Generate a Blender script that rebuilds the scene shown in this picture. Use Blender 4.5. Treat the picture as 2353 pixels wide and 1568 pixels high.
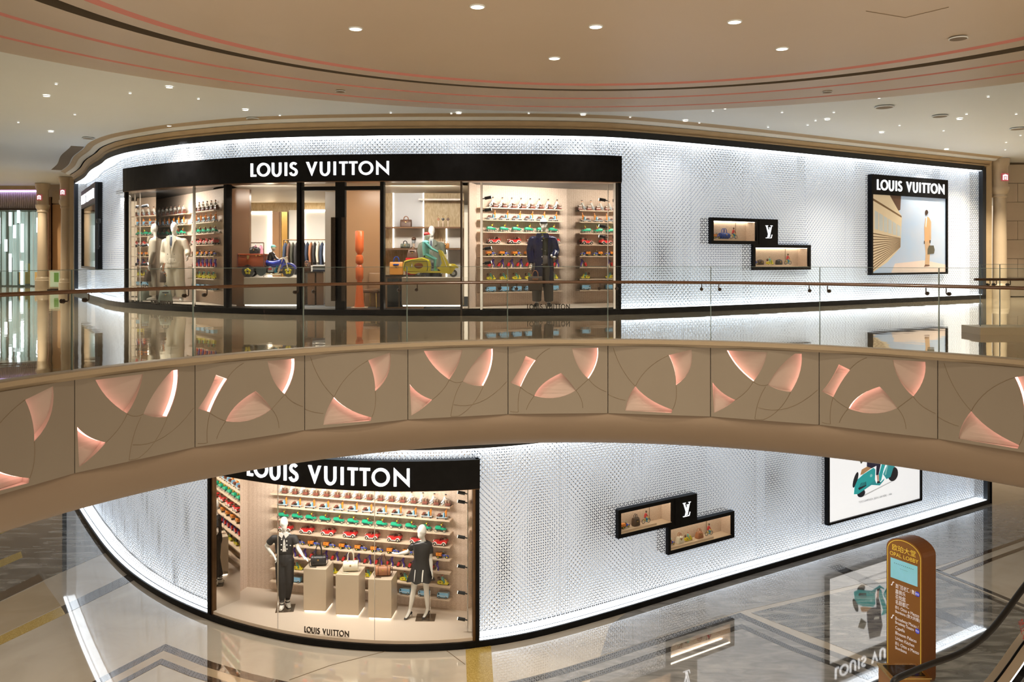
import bpy, bmesh, math, random
import numpy as np
from mathutils import Vector, Matrix, geometry
random.seed(7); np.random.seed(7)
for o in list(bpy.data.objects): bpy.data.objects.remove(o)
SC = bpy.context.scene
COL = SC.collection
PI = math.pi
# ---------------------------------------------------------------- camera
F = 1930.0; CX = 1176.5; HY = 592.0; EYE = 1.2
cd = bpy.data.cameras.new('camera'); cam = bpy.data.objects.new('camera', cd); COL.objects.link(cam)
cam.location = (0, 0, EYE); cam.rotation_euler = (PI/2, 0, 0)
cd.sensor_width = 36; cd.lens = F/2353*36; cd.shift_y = -(784-HY)/2353; cd.clip_end = 300; cd.clip_start = .05
SC.camera = cam
# ---------------------------------------------------------------- world, exposure, large lights
w = bpy.data.worlds.new('mall_light'); SC.world = w; w.use_nodes = True
w.node_tree.nodes['Background'].inputs[0].default_value = (1.0, .80, .58, 1)
w.node_tree.nodes['Background'].inputs[1].default_value = .85
SC.view_settings.view_transform = 'Standard'; SC.view_settings.look = 'None'
SC.view_settings.exposure = .40; SC.view_settings.gamma = 1; SC.view_settings.use_curve_mapping = False
SC.cycles.max_bounces = 7; SC.cycles.diffuse_bounces = 3; SC.cycles.transparent_max_bounces = 16; SC.cycles.glossy_bounces = 4
SC.cycles.use_adaptive_sampling = True; SC.cycles.adaptive_threshold = .07; SC.cycles.adaptive_min_samples = 16; SC.cycles.light_sampling_threshold = .04; SC.cycles.use_denoising = True
SC.cycles.caustics_reflective = False; SC.cycles.caustics_refractive = False; SC.cycles.sample_clamp_indirect = 6

def lamp(name, kind, loc, power, color=(1, .86, .68), size=.3, rot=(0, 0, 0), sizey=None, spot=1.2, blend=.6, parent=None):
    l = bpy.data.lights.new(name, kind); l.energy = power; l.color = color
    if kind == 'AREA':
        l.size = size
        if sizey: l.shape = 'RECTANGLE'; l.size_y = sizey
    elif kind == 'SPOT': l.spot_size = spot; l.spot_blend = blend; l.shadow_soft_size = size
    else: l.shadow_soft_size = size
    o = bpy.data.objects.new(name, l); COL.objects.link(o); o.location = loc; o.rotation_euler = rot
    if parent: o.parent = parent
    return o
# ---------------------------------------------------------------- materials
MATS = {}
def mat(name, col, rough=.5, metal=0, emit=0, ecol=None, noise=None, spec=.5, bump=0, bscale=40, coat=0):
    """noise = (scale, amount, second colour)"""
    if name in MATS: return MATS[name]
    m = bpy.data.materials.new(name); m.use_nodes = True; nt = m.node_tree; b = nt.nodes['Principled BSDF']
    b.inputs['Base Color'].default_value = (*col, 1); b.inputs['Roughness'].default_value = rough
    b.inputs['Metallic'].default_value = metal; b.inputs['Specular IOR Level'].default_value = spec
    if coat: b.inputs['Coat Weight'].default_value = coat; b.inputs['Coat Roughness'].default_value = .08
    if emit:
        b.inputs['Emission Color'].default_value = (*(ecol or col), 1); b.inputs['Emission Strength'].default_value = emit
    tc = nt.nodes.new('ShaderNodeTexCoord')
    sc, am, c2 = noise if noise else (12, .12, tuple(min(1, c*.85) for c in col))
    n = nt.nodes.new('ShaderNodeTexNoise'); n.inputs['Scale'].default_value = sc; n.inputs['Detail'].default_value = 5
    nt.links.new(tc.outputs['Object'], n.inputs['Vector'])
    mr = nt.nodes.new('ShaderNodeMapRange'); mr.inputs[1].default_value = .35; mr.inputs[2].default_value = .65; mr.inputs[4].default_value = am
    nt.links.new(n.outputs[0], mr.inputs[0])
    mx = nt.nodes.new('ShaderNodeMix'); mx.data_type = 'RGBA'
    mx.inputs[6].default_value = (*col, 1); mx.inputs[7].default_value = (*c2, 1)
    nt.links.new(mr.outputs[0], mx.inputs[0]); nt.links.new(mx.outputs[2], b.inputs['Base Color'])
    if bump:
        bn = nt.nodes.new('ShaderNodeTexNoise'); bn.inputs['Scale'].default_value = bscale; bn.inputs['Detail'].default_value = 3
        nt.links.new(tc.outputs['Object'], bn.inputs['Vector'])
        bp = nt.nodes.new('ShaderNodeBump'); bp.inputs['Strength'].default_value = 1; bp.inputs['Distance'].default_value = bump
        nt.links.new(bn.outputs[0], bp.inputs['Height']); nt.links.new(bp.outputs[0], b.inputs['Normal'])
    MATS[name] = m
    return m
def glassmat(name, tint=(1, 1, 1), refl=1.0, ior=1.45, rough=.0):
    m = bpy.data.materials.new(name); m.use_nodes = True; nt = m.node_tree; nt.nodes.clear()
    out = nt.nodes.new('ShaderNodeOutputMaterial'); tr = nt.nodes.new('ShaderNodeBsdfTransparent'); gl = nt.nodes.new('ShaderNodeBsdfGlossy')
    tr.inputs[0].default_value = (*tint, 1); gl.inputs['Roughness'].default_value = rough; gl.inputs[0].default_value = (refl,)*3+(1,)
    fr = nt.nodes.new('ShaderNodeFresnel'); fr.inputs[0].default_value = ior
    mx = nt.nodes.new('ShaderNodeMixShader')
    ge = nt.nodes.new('ShaderNodeNewGeometry'); iv = nt.nodes.new('ShaderNodeMath'); iv.operation = 'SUBTRACT'; iv.inputs[0].default_value = 1; nt.links.new(ge.outputs['Backfacing'], iv.inputs[1])
    mu = nt.nodes.new('ShaderNodeMath'); mu.operation = 'MULTIPLY'; nt.links.new(fr.outputs[0], mu.inputs[0]); nt.links.new(iv.outputs[0], mu.inputs[1])
    nt.links.new(mu.outputs[0], mx.inputs[0]); nt.links.new(tr.outputs[0], mx.inputs[1]); nt.links.new(gl.outputs[0], mx.inputs[2]); nt.links.new(mx.outputs[0], out.inputs[0])
    MATS[name] = m
    return m
def stonemat(name, c1, c2, c3, scale, rough=.06, vein=.5, stretch=(1, 1, 1), rot=0, bump=0, spec=.5, bscale=3):
    m = bpy.data.materials.new(name); m.use_nodes = True; nt = m.node_tree; b = nt.nodes['Principled BSDF']
    tc = nt.nodes.new('ShaderNodeTexCoord'); mp = nt.nodes.new('ShaderNodeMapping'); mp.inputs['Scale'].default_value = stretch; mp.inputs['Rotation'].default_value = (0, 0, rot)
    nt.links.new(tc.outputs['Object'], mp.inputs[0])
    n = nt.nodes.new('ShaderNodeTexNoise'); n.inputs['Scale'].default_value = scale; n.inputs['Detail'].default_value = 8; n.inputs['Distortion'].default_value = 1.2
    nt.links.new(mp.outputs[0], n.inputs[0])
    r = nt.nodes.new('ShaderNodeValToRGB'); e = r.color_ramp.elements
    e[0].position = .3; e[0].color = (*c1, 1); e[1].position = .72; e[1].color = (*c3, 1)
    x = e.new(.5); x.color = (*c2, 1)
    nt.links.new(n.outputs[0], r.inputs[0]); nt.links.new(r.outputs[0], b.inputs['Base Color'])
    b.inputs['Roughness'].default_value = rough; b.inputs['Specular IOR Level'].default_value = spec
    if bump:
        bn = nt.nodes.new('ShaderNodeTexNoise'); bn.inputs['Scale'].default_value = bscale; bn.inputs['Detail'].default_value = 1
        nt.links.new(tc.outputs['Object'], bn.inputs['Vector'])
        bp = nt.nodes.new('ShaderNodeBump'); bp.inputs['Distance'].default_value = bump; bp.inputs['Strength'].default_value = 1
        nt.links.new(bn.outputs[0], bp.inputs['Height']); nt.links.new(bp.outputs[0], b.inputs['Normal'])
    MATS[name] = m
    return m
def floormat(name, c1, c2, c3, scale, rough=.03, stretch=(1, 1, 1), rot=0, bump=0, bscale=3, base=.07, amt=.9, pw=2.2):
    m = stonemat(name, c1, c2, c3, scale, .4, .5, stretch, rot); nt = m.node_tree; b = nt.nodes['Principled BSDF']; out = nt.nodes['Material Output']
    b.inputs['Specular IOR Level'].default_value = 0; b.inputs['Roughness'].default_value = 1
    lw_ = nt.nodes.new('ShaderNodeLayerWeight'); lw_.inputs[0].default_value = .5
    p = nt.nodes.new('ShaderNodeMath'); p.operation = 'POWER'; p.inputs[1].default_value = pw; nt.links.new(lw_.outputs['Facing'], p.inputs[0])
    q = nt.nodes.new('ShaderNodeMath'); q.operation = 'MULTIPLY_ADD'; q.inputs[1].default_value = amt; q.inputs[2].default_value = base; nt.links.new(p.outputs[0], q.inputs[0])
    g = nt.nodes.new('ShaderNodeBsdfGlossy'); g.inputs['Roughness'].default_value = rough; g.inputs[0].default_value = (.97, .96, .94, 1)
    if bump:
        tc = nt.nodes.new('ShaderNodeTexCoord'); bn = nt.nodes.new('ShaderNodeTexNoise'); bn.inputs['Scale'].default_value = bscale; bn.inputs['Detail'].default_value = 1; nt.links.new(tc.outputs['Object'], bn.inputs['Vector'])
        bp = nt.nodes.new('ShaderNodeBump'); bp.inputs['Distance'].default_value = bump; bp.inputs['Strength'].default_value = 1
        nt.links.new(bn.outputs[0], bp.inputs['Height']); nt.links.new(bp.outputs[0], g.inputs['Normal'])
    mx = nt.nodes.new('ShaderNodeMixShader'); nt.links.new(q.outputs[0], mx.inputs[0]); nt.links.new(b.outputs[0], mx.inputs[1]); nt.links.new(g.outputs[0], mx.inputs[2]); nt.links.new(mx.outputs[0], out.inputs[0])
    return m
def papermat(name, c1, c2, scale):
    """pale wallpaper with a faint repeating motif"""
    m = bpy.data.materials.new(name); m.use_nodes = True; nt = m.node_tree; b = nt.nodes['Principled BSDF']
    tc = nt.nodes.new('ShaderNodeTexCoord'); v = nt.nodes.new('ShaderNodeTexVoronoi'); v.inputs['Scale'].default_value = scale; v.inputs['Randomness'].default_value = .35
    nt.links.new(tc.outputs['Object'], v.inputs['Vector'])
    mr = nt.nodes.new('ShaderNodeMapRange'); mr.inputs[1].default_value = .2; mr.inputs[2].default_value = .5; nt.links.new(v.outputs['Distance'], mr.inputs[0])
    n = nt.nodes.new('ShaderNodeTexNoise'); n.inputs['Scale'].default_value = scale*1.6; nt.links.new(tc.outputs['Object'], n.inputs['Vector'])
    mu = nt.nodes.new('ShaderNodeMath'); mu.operation = 'MULTIPLY'; nt.links.new(mr.outputs[0], mu.inputs[0]); nt.links.new(n.outputs[0], mu.inputs[1])
    mx = nt.nodes.new('ShaderNodeMix'); mx.data_type = 'RGBA'; mx.inputs[6].default_value = (*c1, 1); mx.inputs[7].default_value = (*c2, 1)
    nt.links.new(mu.outputs[0], mx.inputs[0]); nt.links.new(mx.outputs[2], b.inputs['Base Color']); b.inputs['Roughness'].default_value = .6
    MATS[name] = m
    return m
M = MATS
mat('black', (.003, .003, .0035), .35, spec=.12, noise=(6, .3, (.012, .012, .013)))
mat('black_gloss', (.004, .004, .005), .12)
mat('charcoal', (.022, .025, .03), .4, spec=.25, noise=(3, .5, (.02, .024, .03)))
mat('bronze', (.16, .095, .05), .28, .9, noise=(8, .5, (.10, .06, .035)))
mat('dark_bronze', (.045, .03, .02), .3, .6)
mat('brass', (.62, .42, .16), .25, 1)
mat('gold_line', (.9, .65, .08), .3, .3, emit=.25, ecol=(1, .75, .1))
mat('chrome', (.75, .75, .76), .12, 1)
mat('mirror', (.86, .83, .79), .02, 1)
mat('cavity', (.012, .013, .016), .8)
mat('sheet', (.78, .83, .89), .45, emit=.225, ecol=(.78, .88, 1.0), noise=(2, .25, (.75, .80, .87)))  # faint emission fills in the LED wash; the sheets are no lamps
mat('led_white', (1, 1, 1), .5, emit=3.2, ecol=(.84, .92, 1))
mat('led_warm', (1, .9, .75), .5, emit=7, ecol=(1, .86, .66))
mat('led_soft', (1, .93, .82), .5, emit=2.2, ecol=(1, .9, .76))
mat('led_pink', (1, .6, .5), .5, emit=2.1, ecol=(1, .52, .44))
mat('cove_glow', (.46, .20, .15), .7, emit=.10, ecol=(1, .32, .24), spec=0)  # wash of unbuilt cove LEDs put into the pink colour and faint emission
mat('led_purple', (.6, .5, 1), .5, emit=3.5, ecol=(.55, .42, 1))
mat('letter_white', (.9, .92, .95), .4, emit=1.0, ecol=(.92, .95, 1))
mat('ceiling_plaster', (.74, .66, .54), .55, noise=(.7, .35, (.70, .61, .48)))
mat('ceiling_disc', (.56, .46, .345), .5, noise=(.6, .4, (.52, .425, .31)))
mat('ceiling_outer', (.80, .86, .89), .6, noise=(.6, .3, (.76, .81, .84)))  # cool cast of the facade light put into the colour of cream plaster
mat('cornice', (.48, .37, .23), .5, noise=(5, .4, (.40, .30, .18)))
mat('cornice_pale', (.80, .82, .80), .45)
mat('fascia', (.235, .202, .158), .5, noise=(1.2, .35, (.215, .18, .14)))
mat('fascia_niche', (.42, .33, .285), .6)
mat('groove', (.20, .15, .095), .7)
mat('recess_shade', (.13, .10, .065), .8)  # slot shade put into the colour, darker than the surrounding plaster
mat('nosing', (.34, .27, .18), .35)
mat('cove', (.25, .188, .132), .5, noise=(.8, .3, (.23, .17, .12)))
mat('stone_beige', (.55, .45, .32), .35, noise=(1.5, .6, (.46, .37, .26)))
mat('stone_wall', (.56, .47, .36), .4, noise=(1.2, .5, (.48, .39, .29)))
floormat('floor_marble', (.50, .40, .26), (.56, .46, .31), (.62, .52, .37), .7, .03, bump=.0016, bscale=2.2)
floormat('floor_beige', (.55, .50, .42), (.61, .56, .48), (.66, .61, .53), .8)
floormat('floor_tan', (.48, .39, .26), (.53, .43, .30), (.58, .48, .34), 1.0)
floormat('floor_grey', (.24, .24, .24), (.34, .34, .34), (.46, .46, .45), 1.6, stretch=(1, 3.2, 1), rot=.6)
floormat('floor_dark', (.035, .034, .033), (.085, .082, .08), (.20, .195, .19), 9)
floormat('floor_brown', (.05, .032, .022), (.10, .07, .05), (.22, .16, .11), 9)
floormat('floor_wave', (.07, .07, .068), (.22, .22, .21), (.50, .49, .46), 1.3, stretch=(.8, 3.0, 1), rot=-.7)
stonemat('mosaic_gold', (.24, .16, .03), (.42, .30, .08), (.62, .48, .18), 60, .25, spec=.6)
stonemat('carpet', (.045, .05, .06), (.09, .095, .10), (.16, .165, .17), 7, .9, stretch=(1, 5, 1))
stonemat('straw', (.42, .31, .17), (.52, .40, .24), (.62, .50, .32), 22, .6, stretch=(1, 1, .25))
papermat('wallpaper', (.73, .60, .50), (.46, .33, .24), 40)
papermat('canvas_brown', (.045, .028, .02), (.12, .075, .045), 60)
mat('plinth_beige', (.56, .47, .36), .35, noise=(2, .4, (.50, .41, .31)))
mat('shelf_beige', (.66, .52, .39), .4)
mat('window_floor', (.72, .62, .52), .35, noise=(2, .3, (.68, .57, .47)))
mat('brown_panel', (.20, .105, .055), .22, noise=(2.5, .6, (.15, .08, .045)))
mat('tan_panel', (.36, .20, .10), .28, noise=(2.5, .5, (.30, .165, .08)))
mat('wood_rail', (.11, .045, .015), .3, noise=(8, .5, (.07, .03, .01)), coat=.2)
mat('niche_white', (.80, .78, .75), .5)
mat('mannequin', (.78, .77, .74), .35)
mat('cream_cloth', (.62, .56, .45), .8, noise=(20, .3, (.56, .50, .40)))
mat('beige_cloth', (.47, .40, .31), .8, noise=(20, .3, (.42, .36, .27)))
mat('black_cloth', (.018, .017, .018), .65, noise=(15, .4, (.03, .028, .03)))
mat('black_silk', (.012, .012, .014), .3)
mat('navy_patent', (.006, .008, .035), .24, noise=(14, .6, (.012, .014, .05)), bump=.006, bscale=14, spec=.35)
mat('grey_cloth', (.10, .085, .075), .75)
mat('olive_cloth', (.045, .045, .03), .7)
mat('yellowgreen_cloth', (.38, .37, .10), .7)
mat('sage_cloth', (.16, .18, .14), .7)
mat('white_cloth', (.78, .77, .75), .7)
mat('denim', (.03, .045, .085), .8)
mat('skin_tone', (.75, .45, .30), .5)
for n_, c_ in dict(toy_green=(.01, .36, .20), toy_red=(.52, .02, .02), toy_orange=(.72, .24, .03), toy_yellow=(.70, .60, .02), toy_teal=(.18, .56, .54),
                   toy_blue=(.02, .05, .50), toy_sky=(.22, .52, .80), toy_cyan=(.01, .28, .52), toy_white=(.85, .84, .80), toy_black=(.012, .012, .014), toy_brown=(.12, .055, .03),
                   toy_grey=(.42, .48, .52), toy_violet=(.09, .05, .42), toy_darkred=(.17, .045, .03), toy_deepgreen=(.01, .05, .06), toy_cream=(.75, .65, .45)).items():
    mat(n_, c_, .28, coat=.4)
mat('leather_orange', (.58, .24, .04), .4); mat('leather_tan', (.36, .15, .07), .42); mat('leather_black', (.02, .019, .02), .35); mat('leather_cream', (.72, .68, .56), .45)
mat('leather_brown', (.11, .055, .035), .42); mat('leather_blue', (.01, .06, .38), .4); mat('trunk_orange', (.42, .075, .018), .3, noise=(3, .5, (.34, .06, .015))); mat('pink_cloth', (.75, .28, .42), .7)
mat('totem_orange', (.66, .13, .03), .35)
mat('kiosk', (.42, .19, .045), .3, noise=(1.2, .4, (.36, .16, .038)))
mat('kiosk_side', (.24, .085, .022), .3)
mat('rubber', (.012, .011, .011), .4)
mat('poster_white', (.9, .9, .9), .3, emit=.62, ecol=(.97, .97, 1))
glassmat('glass', (.985, .992, .988), .3)
glassmat('glass_rail', (.97, .985, .98), .2)
mat('glass_edge', (.16, .22, .20), .1)
for n_ in ('sheet', 'letter_white', 'gold_line', 'cove_glow', 'poster_white'): M[n_].cycles.emission_sampling = 'NONE'
# ---------------------------------------------------------------- geometry helpers
def link(name, me, m=None, parent=None, smooth=False, mw=None):
    o = bpy.data.objects.new(name, me); COL.objects.link(o)
    if m is not None:
        for x in (m if isinstance(m, (list, tuple)) else [m]): me.materials.append(M[x] if isinstance(x, str) else x)
    if smooth:
        me.polygons.foreach_set('use_smooth', np.ones(len(me.polygons), bool))
        if smooth != 'all': me.set_sharp_from_angle(angle=math.radians(42))
    if parent: o.parent = parent
    if mw is not None: o.matrix_local = mw
    return o
def tag(o, label=None, cat=None, group=None, kind=None):
    if label: o['label'] = label
    if cat: o['category'] = cat
    if group: o['group'] = group
    if kind: o['kind'] = kind
    return o
def empty(name, loc=(0, 0, 0), rz=0, label=None, cat=None, group=None, mw=None, kind=None):
    o = bpy.data.objects.new(name, None); COL.objects.link(o); o.location = loc; o.rotation_euler = (0, 0, rz); o.empty_display_size = .05
    if mw is not None: o.matrix_world = mw
    return tag(o, label, cat, group, kind)
def dup(root, mw=None, label=None, group=None, scale=None):
    r = root.copy(); COL.objects.link(r)
    if mw is not None: r.matrix_world = mw
    if label: r['label'] = label
    if group: r['group'] = group
    for ch in root.children:
        c = ch.copy(); COL.objects.link(c); c.parent = r
        for g in ch.children:
            d = g.copy(); COL.objects.link(d); d.parent = c
    return r
class MB:
    def __init__(s): s.v = []; s.f = []
    def add(s, vs, fs):
        b = len(s.v); s.v += [tuple(v) for v in vs]; s.f += [tuple(i+b for i in f) for f in fs]; return s
    def box(s, c, d, rz=0, ry=0, rx=0, taper=1.0):
        hx, hy, hz = d[0]/2, d[1]/2, d[2]/2
        R = Matrix.Rotation(rz, 3, 'Z') @ Matrix.Rotation(ry, 3, 'Y') @ Matrix.Rotation(rx, 3, 'X'); c = Vector(c)
        vs = [c+R@Vector((x*hx*(taper if z > 0 else 1), y*hy*(taper if z > 0 else 1), z*hz)) for z in (-1, 1) for y in (-1, 1) for x in (-1, 1)]
        return s.add(vs, [(0, 2, 3, 1), (4, 5, 7, 6), (0, 1, 5, 4), (2, 6, 7, 3), (0, 4, 6, 2), (1, 3, 7, 5)])
    def b2(s, a, b): return s.box([(p+q)/2 for p, q in zip(a, b)], [abs(q-p) for p, q in zip(a, b)])
    def rbox(s, c, d, r, rz=0, seg=2, ry=0):
        bm = bmesh.new(); bmesh.ops.create_cube(bm, size=1)
        for v in bm.verts: v.co = Vector((v.co.x*d[0], v.co.y*d[1], v.co.z*d[2]))
        bmesh.ops.bevel(bm, geom=bm.edges[:], offset=min(r, min(d)*.49), segments=seg, profile=.5, affect='EDGES')
        R = Matrix.Rotation(rz, 3, 'Z') @ Matrix.Rotation(ry, 3, 'Y'); c = Vector(c); bm.verts.index_update()
        s.add([c+R@v.co for v in bm.verts], [[v.index for v in f.verts] for f in bm.faces]); bm.free(); return s
    def ell(s, c, r, n=12, m=8, R=None):
        vs = []; fs = []
        for j in range(m+1):
            th = PI*j/m
            for i in range(n):
                p = Vector((r[0]*math.sin(th)*math.cos(2*PI*i/n), r[1]*math.sin(th)*math.sin(2*PI*i/n), r[2]*math.cos(th)))
                vs.append(Vector(c)+(R@p if R else p))
        for j in range(m):
            for i in range(n): fs.append((j*n+i, (j+1)*n+i, (j+1)*n+(i+1) % n, j*n+(i+1) % n))
        return s.add(vs, fs)
    def tube(s, pts, rad, n=8, cap=True, closed=False, flat=1.0):
        pts = [Vector(p) for p in pts]; k = len(pts)
        rad = rad if isinstance(rad, (list, tuple)) else [rad]*k
        vs = []; fs = []; up = None
        for i, p in enumerate(pts):
            a = pts[(i-1) % k] if (closed or i > 0) else p; b = pts[(i+1) % k] if (closed or i < k-1) else p
            t = (b-a).normalized()
            if up is None:
                up = Vector((0, 0, 1)) if abs(t.z) < .9 else Vector((0, 1, 0))
            x = up.cross(t); x = x.normalized() if x.length > 1e-6 else Vector((1, 0, 0)); up = t.cross(x).normalized()
            ri = rad[i]; rx, ry = ri if isinstance(ri, (list, tuple)) else (ri, ri*flat)
            for j in range(n):
                an = 2*PI*j/n; vs.append(p+x*rx*math.cos(an)+up*ry*math.sin(an))
        for i in range(k if closed else k-1):
            for j in range(n):
                fs.append((i*n+j, i*n+(j+1) % n, ((i+1) % k)*n+(j+1) % n, ((i+1) % k)*n+j))
        if cap and not closed: fs += [tuple(range(n-1, -1, -1)), tuple((k-1)*n+j for j in range(n))]
        return s.add(vs, fs)
    def cyl(s, a, b, r, r2=None, n=14): return s.tube([a, b], [r, r if r2 is None else r2], n)
    def loft(s, rings, n=16, cap=True):
        """rings: (cx, cy, z, rx, ry)"""
        vs = [(cx+rx*math.cos(2*PI*j/n), cy+ry*math.sin(2*PI*j/n), z) for cx, cy, z, rx, ry in rings for j in range(n)]; k = len(rings)
        fs = [(i*n+j, i*n+(j+1) % n, (i+1)*n+(j+1) % n, (i+1)*n+j) for i in range(k-1) for j in range(n)]
        if cap: fs += [tuple(range(n-1, -1, -1)), tuple((k-1)*n+j for j in range(n))]
        return s.add(vs, fs)
    def prism(s, poly, y0, y1):
        """poly in (x, z), extruded over y"""
        k = len(poly); tris = geometry.tessellate_polygon([[Vector((p[0], p[1], 0)) for p in poly]])
        vs = [(x, y0, z) for x, z in poly]+[(x, y1, z) for x, z in poly]
        ar = sum(poly[i][0]*poly[(i+1) % k][1]-poly[(i+1) % k][0]*poly[i][1] for i in range(k))
        fs = []
        for t in tris: fs += [tuple(t), tuple(i+k for i in reversed(t))]
        fs += [(i, i+k, (i+1) % k+k, (i+1) % k) if ar > 0 else ((i+1) % k, (i+1) % k+k, i+k, i) for i in range(k)]
        return s.add(vs, fs)
    def hprism(s, poly, z0, z1):
        k = len(poly); tris = geometry.tessellate_polygon([[Vector((p[0], p[1], 0)) for p in poly]])
        vs = [(x, y, z0) for x, y in poly]+[(x, y, z1) for x, y in poly]; fs = []
        for t in tris: fs += [tuple(t), tuple(i+k for i in t)]
        fs += [(i, (i+1) % k, (i+1) % k+k, i+k) for i in range(k)]
        return s.add(vs, fs)
    def mesh(s, name, fix=True):
        me = bpy.data.meshes.new(name); me.from_pydata(s.v, [], s.f); me.update()
        if fix:
            bm = bmesh.new(); bm.from_mesh(me); bmesh.ops.recalc_face_normals(bm, faces=bm.faces); bm.to_mesh(me); bm.free()
        return me
    def build(s, name, m, parent=None, smooth=True, mw=None): return link(name, s.mesh(name), m, parent, smooth, mw)
def remesh(mb, name, m, parent, voxel=.012, smooth=6):
    o = link(name, mb.mesh(name), None)
    md = o.modifiers.new('r', 'REMESH'); md.mode = 'VOXEL'; md.voxel_size = voxel
    sm = o.modifiers.new('s', 'SMOOTH'); sm.factor = .5; sm.iterations = smooth
    dg = bpy.context.evaluated_depsgraph_get(); me = bpy.data.meshes.new_from_object(o.evaluated_get(dg)); me.name = name
    bpy.data.objects.remove(o)
    return link(name, me, m, parent, 'all')
# ---------------------------------------------------------------- projection helpers (survey of the place)
def AT(px, py, Y): return Vector(((px-CX)*Y/F, Y, EYE-(py-HY)*Y/F))
def UP(px, py, z):
    Y = (EYE-z)*F/(py-HY); return Vector(((px-CX)*Y/F, Y, z))
class Path:
    def __init__(s, pts, smooth=True):
        P = [Vector(p) for p in pts]; out = []
        for i in range(len(P)-1):
            p0, p1, p2, p3 = P[max(i-1, 0)], P[i], P[i+1], P[min(i+2, len(P)-1)]
            for k in range(16):
                t = k/16
                if smooth:
                    d1 = (p2-p0)*.5; d2 = (p3-p1)*.5; L = (p2-p1).length
                    d1 = d1.normalized()*L; d2 = d2.normalized()*L
                    h1 = 2*t**3-3*t**2+1; h2 = t**3-2*t**2+t; h3 = -2*t**3+3*t**2; h4 = t**3-t**2
                    out.append(p1*h1+d1*h2+p2*h3+d2*h4)
                else: out.append(p1.lerp(p2, t))
        out.append(P[-1]); s.P = np.array([(p.x, p.y) for p in out])
        s.S = np.r_[0, np.cumsum(np.hypot(*np.diff(s.P, axis=0).T))]; s.L = s.S[-1]
        T = np.gradient(s.P, s.S, axis=0); T /= np.hypot(*T.T)[:, None]; s.T = T
    def xy(s, q, off=0):
        q = np.asarray(q, float); x = np.interp(q, s.S, s.P[:, 0]); y = np.interp(q, s.S, s.P[:, 1]); tx = np.interp(q, s.S, s.T[:, 0]); ty = np.interp(q, s.S, s.T[:, 1])
        n = np.hypot(tx, ty); tx, ty = tx/n, ty/n
        return x+off*ty, y-off*tx
    def pt(s, q, off=0, z=0):
        x, y = s.xy(q, off); return Vector((float(x), float(y), z))
    def ang(s, q): return math.atan2(float(np.interp(q, s.S, s.T[:, 1])), float(np.interp(q, s.S, s.T[:, 0])))
    def frame(s, q, off=0, z=0, flip=0): return Matrix.Translation(s.pt(q, off, z)) @ Matrix.Rotation(s.ang(q)+flip, 4, 'Z')
    def s_px(s, px, off=0):
        q = np.linspace(0, s.L, 3000); x, y = s.xy(q, off); u = CX+F*x/y; return float(q[np.argmin(np.abs(u-px))])
    def sweep(s, mb, prof, s0, s1, step=.25, closed=True):
        """prof: list of (offset, z)"""
        n = max(2, int((s1-s0)/step)+1); k = len(prof); vs = []; fs = []
        for q in np.linspace(s0, s1, n):
            for o, z in prof: vs.append(s.pt(q, o, z))
        kk = k if closed else k-1
        for i in range(n-1):
            for j in range(kk): fs.append((i*k+j, (i+1)*k+j, (i+1)*k+(j+1) % k, i*k+(j+1) % k))
        if closed: fs += [tuple(range(k)), tuple((n-1)*k+j for j in range(k-1, -1, -1))]
        return mb.add(vs, fs)
    def slab(s, s0, s1, o0, o1, z0, z1, step=.25, mb=None): return s.sweep(mb or MB(), [(o0, z0), (o0, z1), (o1, z1), (o1, z0)], s0, s1, step)
ORD = 'first second third fourth fifth sixth seventh eighth ninth tenth eleventh twelfth thirteenth fourteenth fifteenth sixteenth seventeenth eighteenth'.split()
# ================================================================ STRUCTURE
ZL = -6.1                       # lower floor level
VC = Vector((.99, 6.0)); VR = 6.3  # round void in the upper floor
up_path = Path([(-14.9, 28.6), (-13.5, 26.5), (-12.2, 24.3), (-11.06, 22.6), (-10.3, 21.4), (-9.3, 20.2), (-8.27, 19.35), (-7.2, 18.62), (-5.3, 17.75), (-3, 17.38), (-.7, 17.3),
                (1, 17.38), (2.27, 17.66), (4.74, 18.95), (8.8, 21.42), (12.9, 23.9), (13.9, 24.5)])
lo_path = Path([(-14.6, 27.3), (-12.5, 24.2), (-10.9, 21.95), (-9.73, 20.4), (-8.57, 19.05), (-7.37, 17.9), (-6.13, 16.95), (-5.2, 16.4), (-4.13, 15.93), (-3.11, 15.67), (-2.15, 15.57), (-1.21, 15.62),
                (-.4, 15.8), (.55, 16.2), (1.98, 17.05), (4.5, 18.7), (7.55, 20.65), (11, 22.87), (14.2, 24.95)])
def ring(mb, c, prof, a0=0, a1=2*PI, n=128, closed=False):
    k = len(prof); vs = []; fs = []
    for i in range(n+1):
        a = a0+(a1-a0)*i/n
        for r, z in prof: vs.append((c[0]+r*math.cos(a), c[1]+r*math.sin(a), z))
    for i in range(n):
        for j in range(k if closed else k-1): fs.append((i*k+j, (i+1)*k+j, (i+1)*k+(j+1) % k, i*k+(j+1) % k))
    return mb.add(vs, fs)
# floors
mb = MB(); ring(mb, VC, [(VR, 0), (9, 0), (14, 0), (22, 0), (46, 0)], math.radians(-12), math.radians(205), n=72)
tag(mb.build('floor', 'floor_marble', smooth=False), 'polished beige marble floor of the upper gallery', kind='structure')
mb = MB(); mb.add([(-45, 7, ZL), (45, 7, ZL), (45, 45, ZL), (-45, 45, ZL)], [(0, 1, 2, 3)])
fl_low = tag(mb.build('floor', 'floor_beige', smooth=False), 'polished beige stone floor of the lower lobby', kind='structure')
mb = MB(); ring(mb, VC, [(46, -1.62), (22, -1.62), (10, -1.62), (6.9, -1.62)], math.radians(-12), math.radians(205), n=72)
tag(mb.build('ceiling', 'ceiling_plaster', smooth=False), 'plaster ceiling under the upper gallery', kind='structure')
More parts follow.
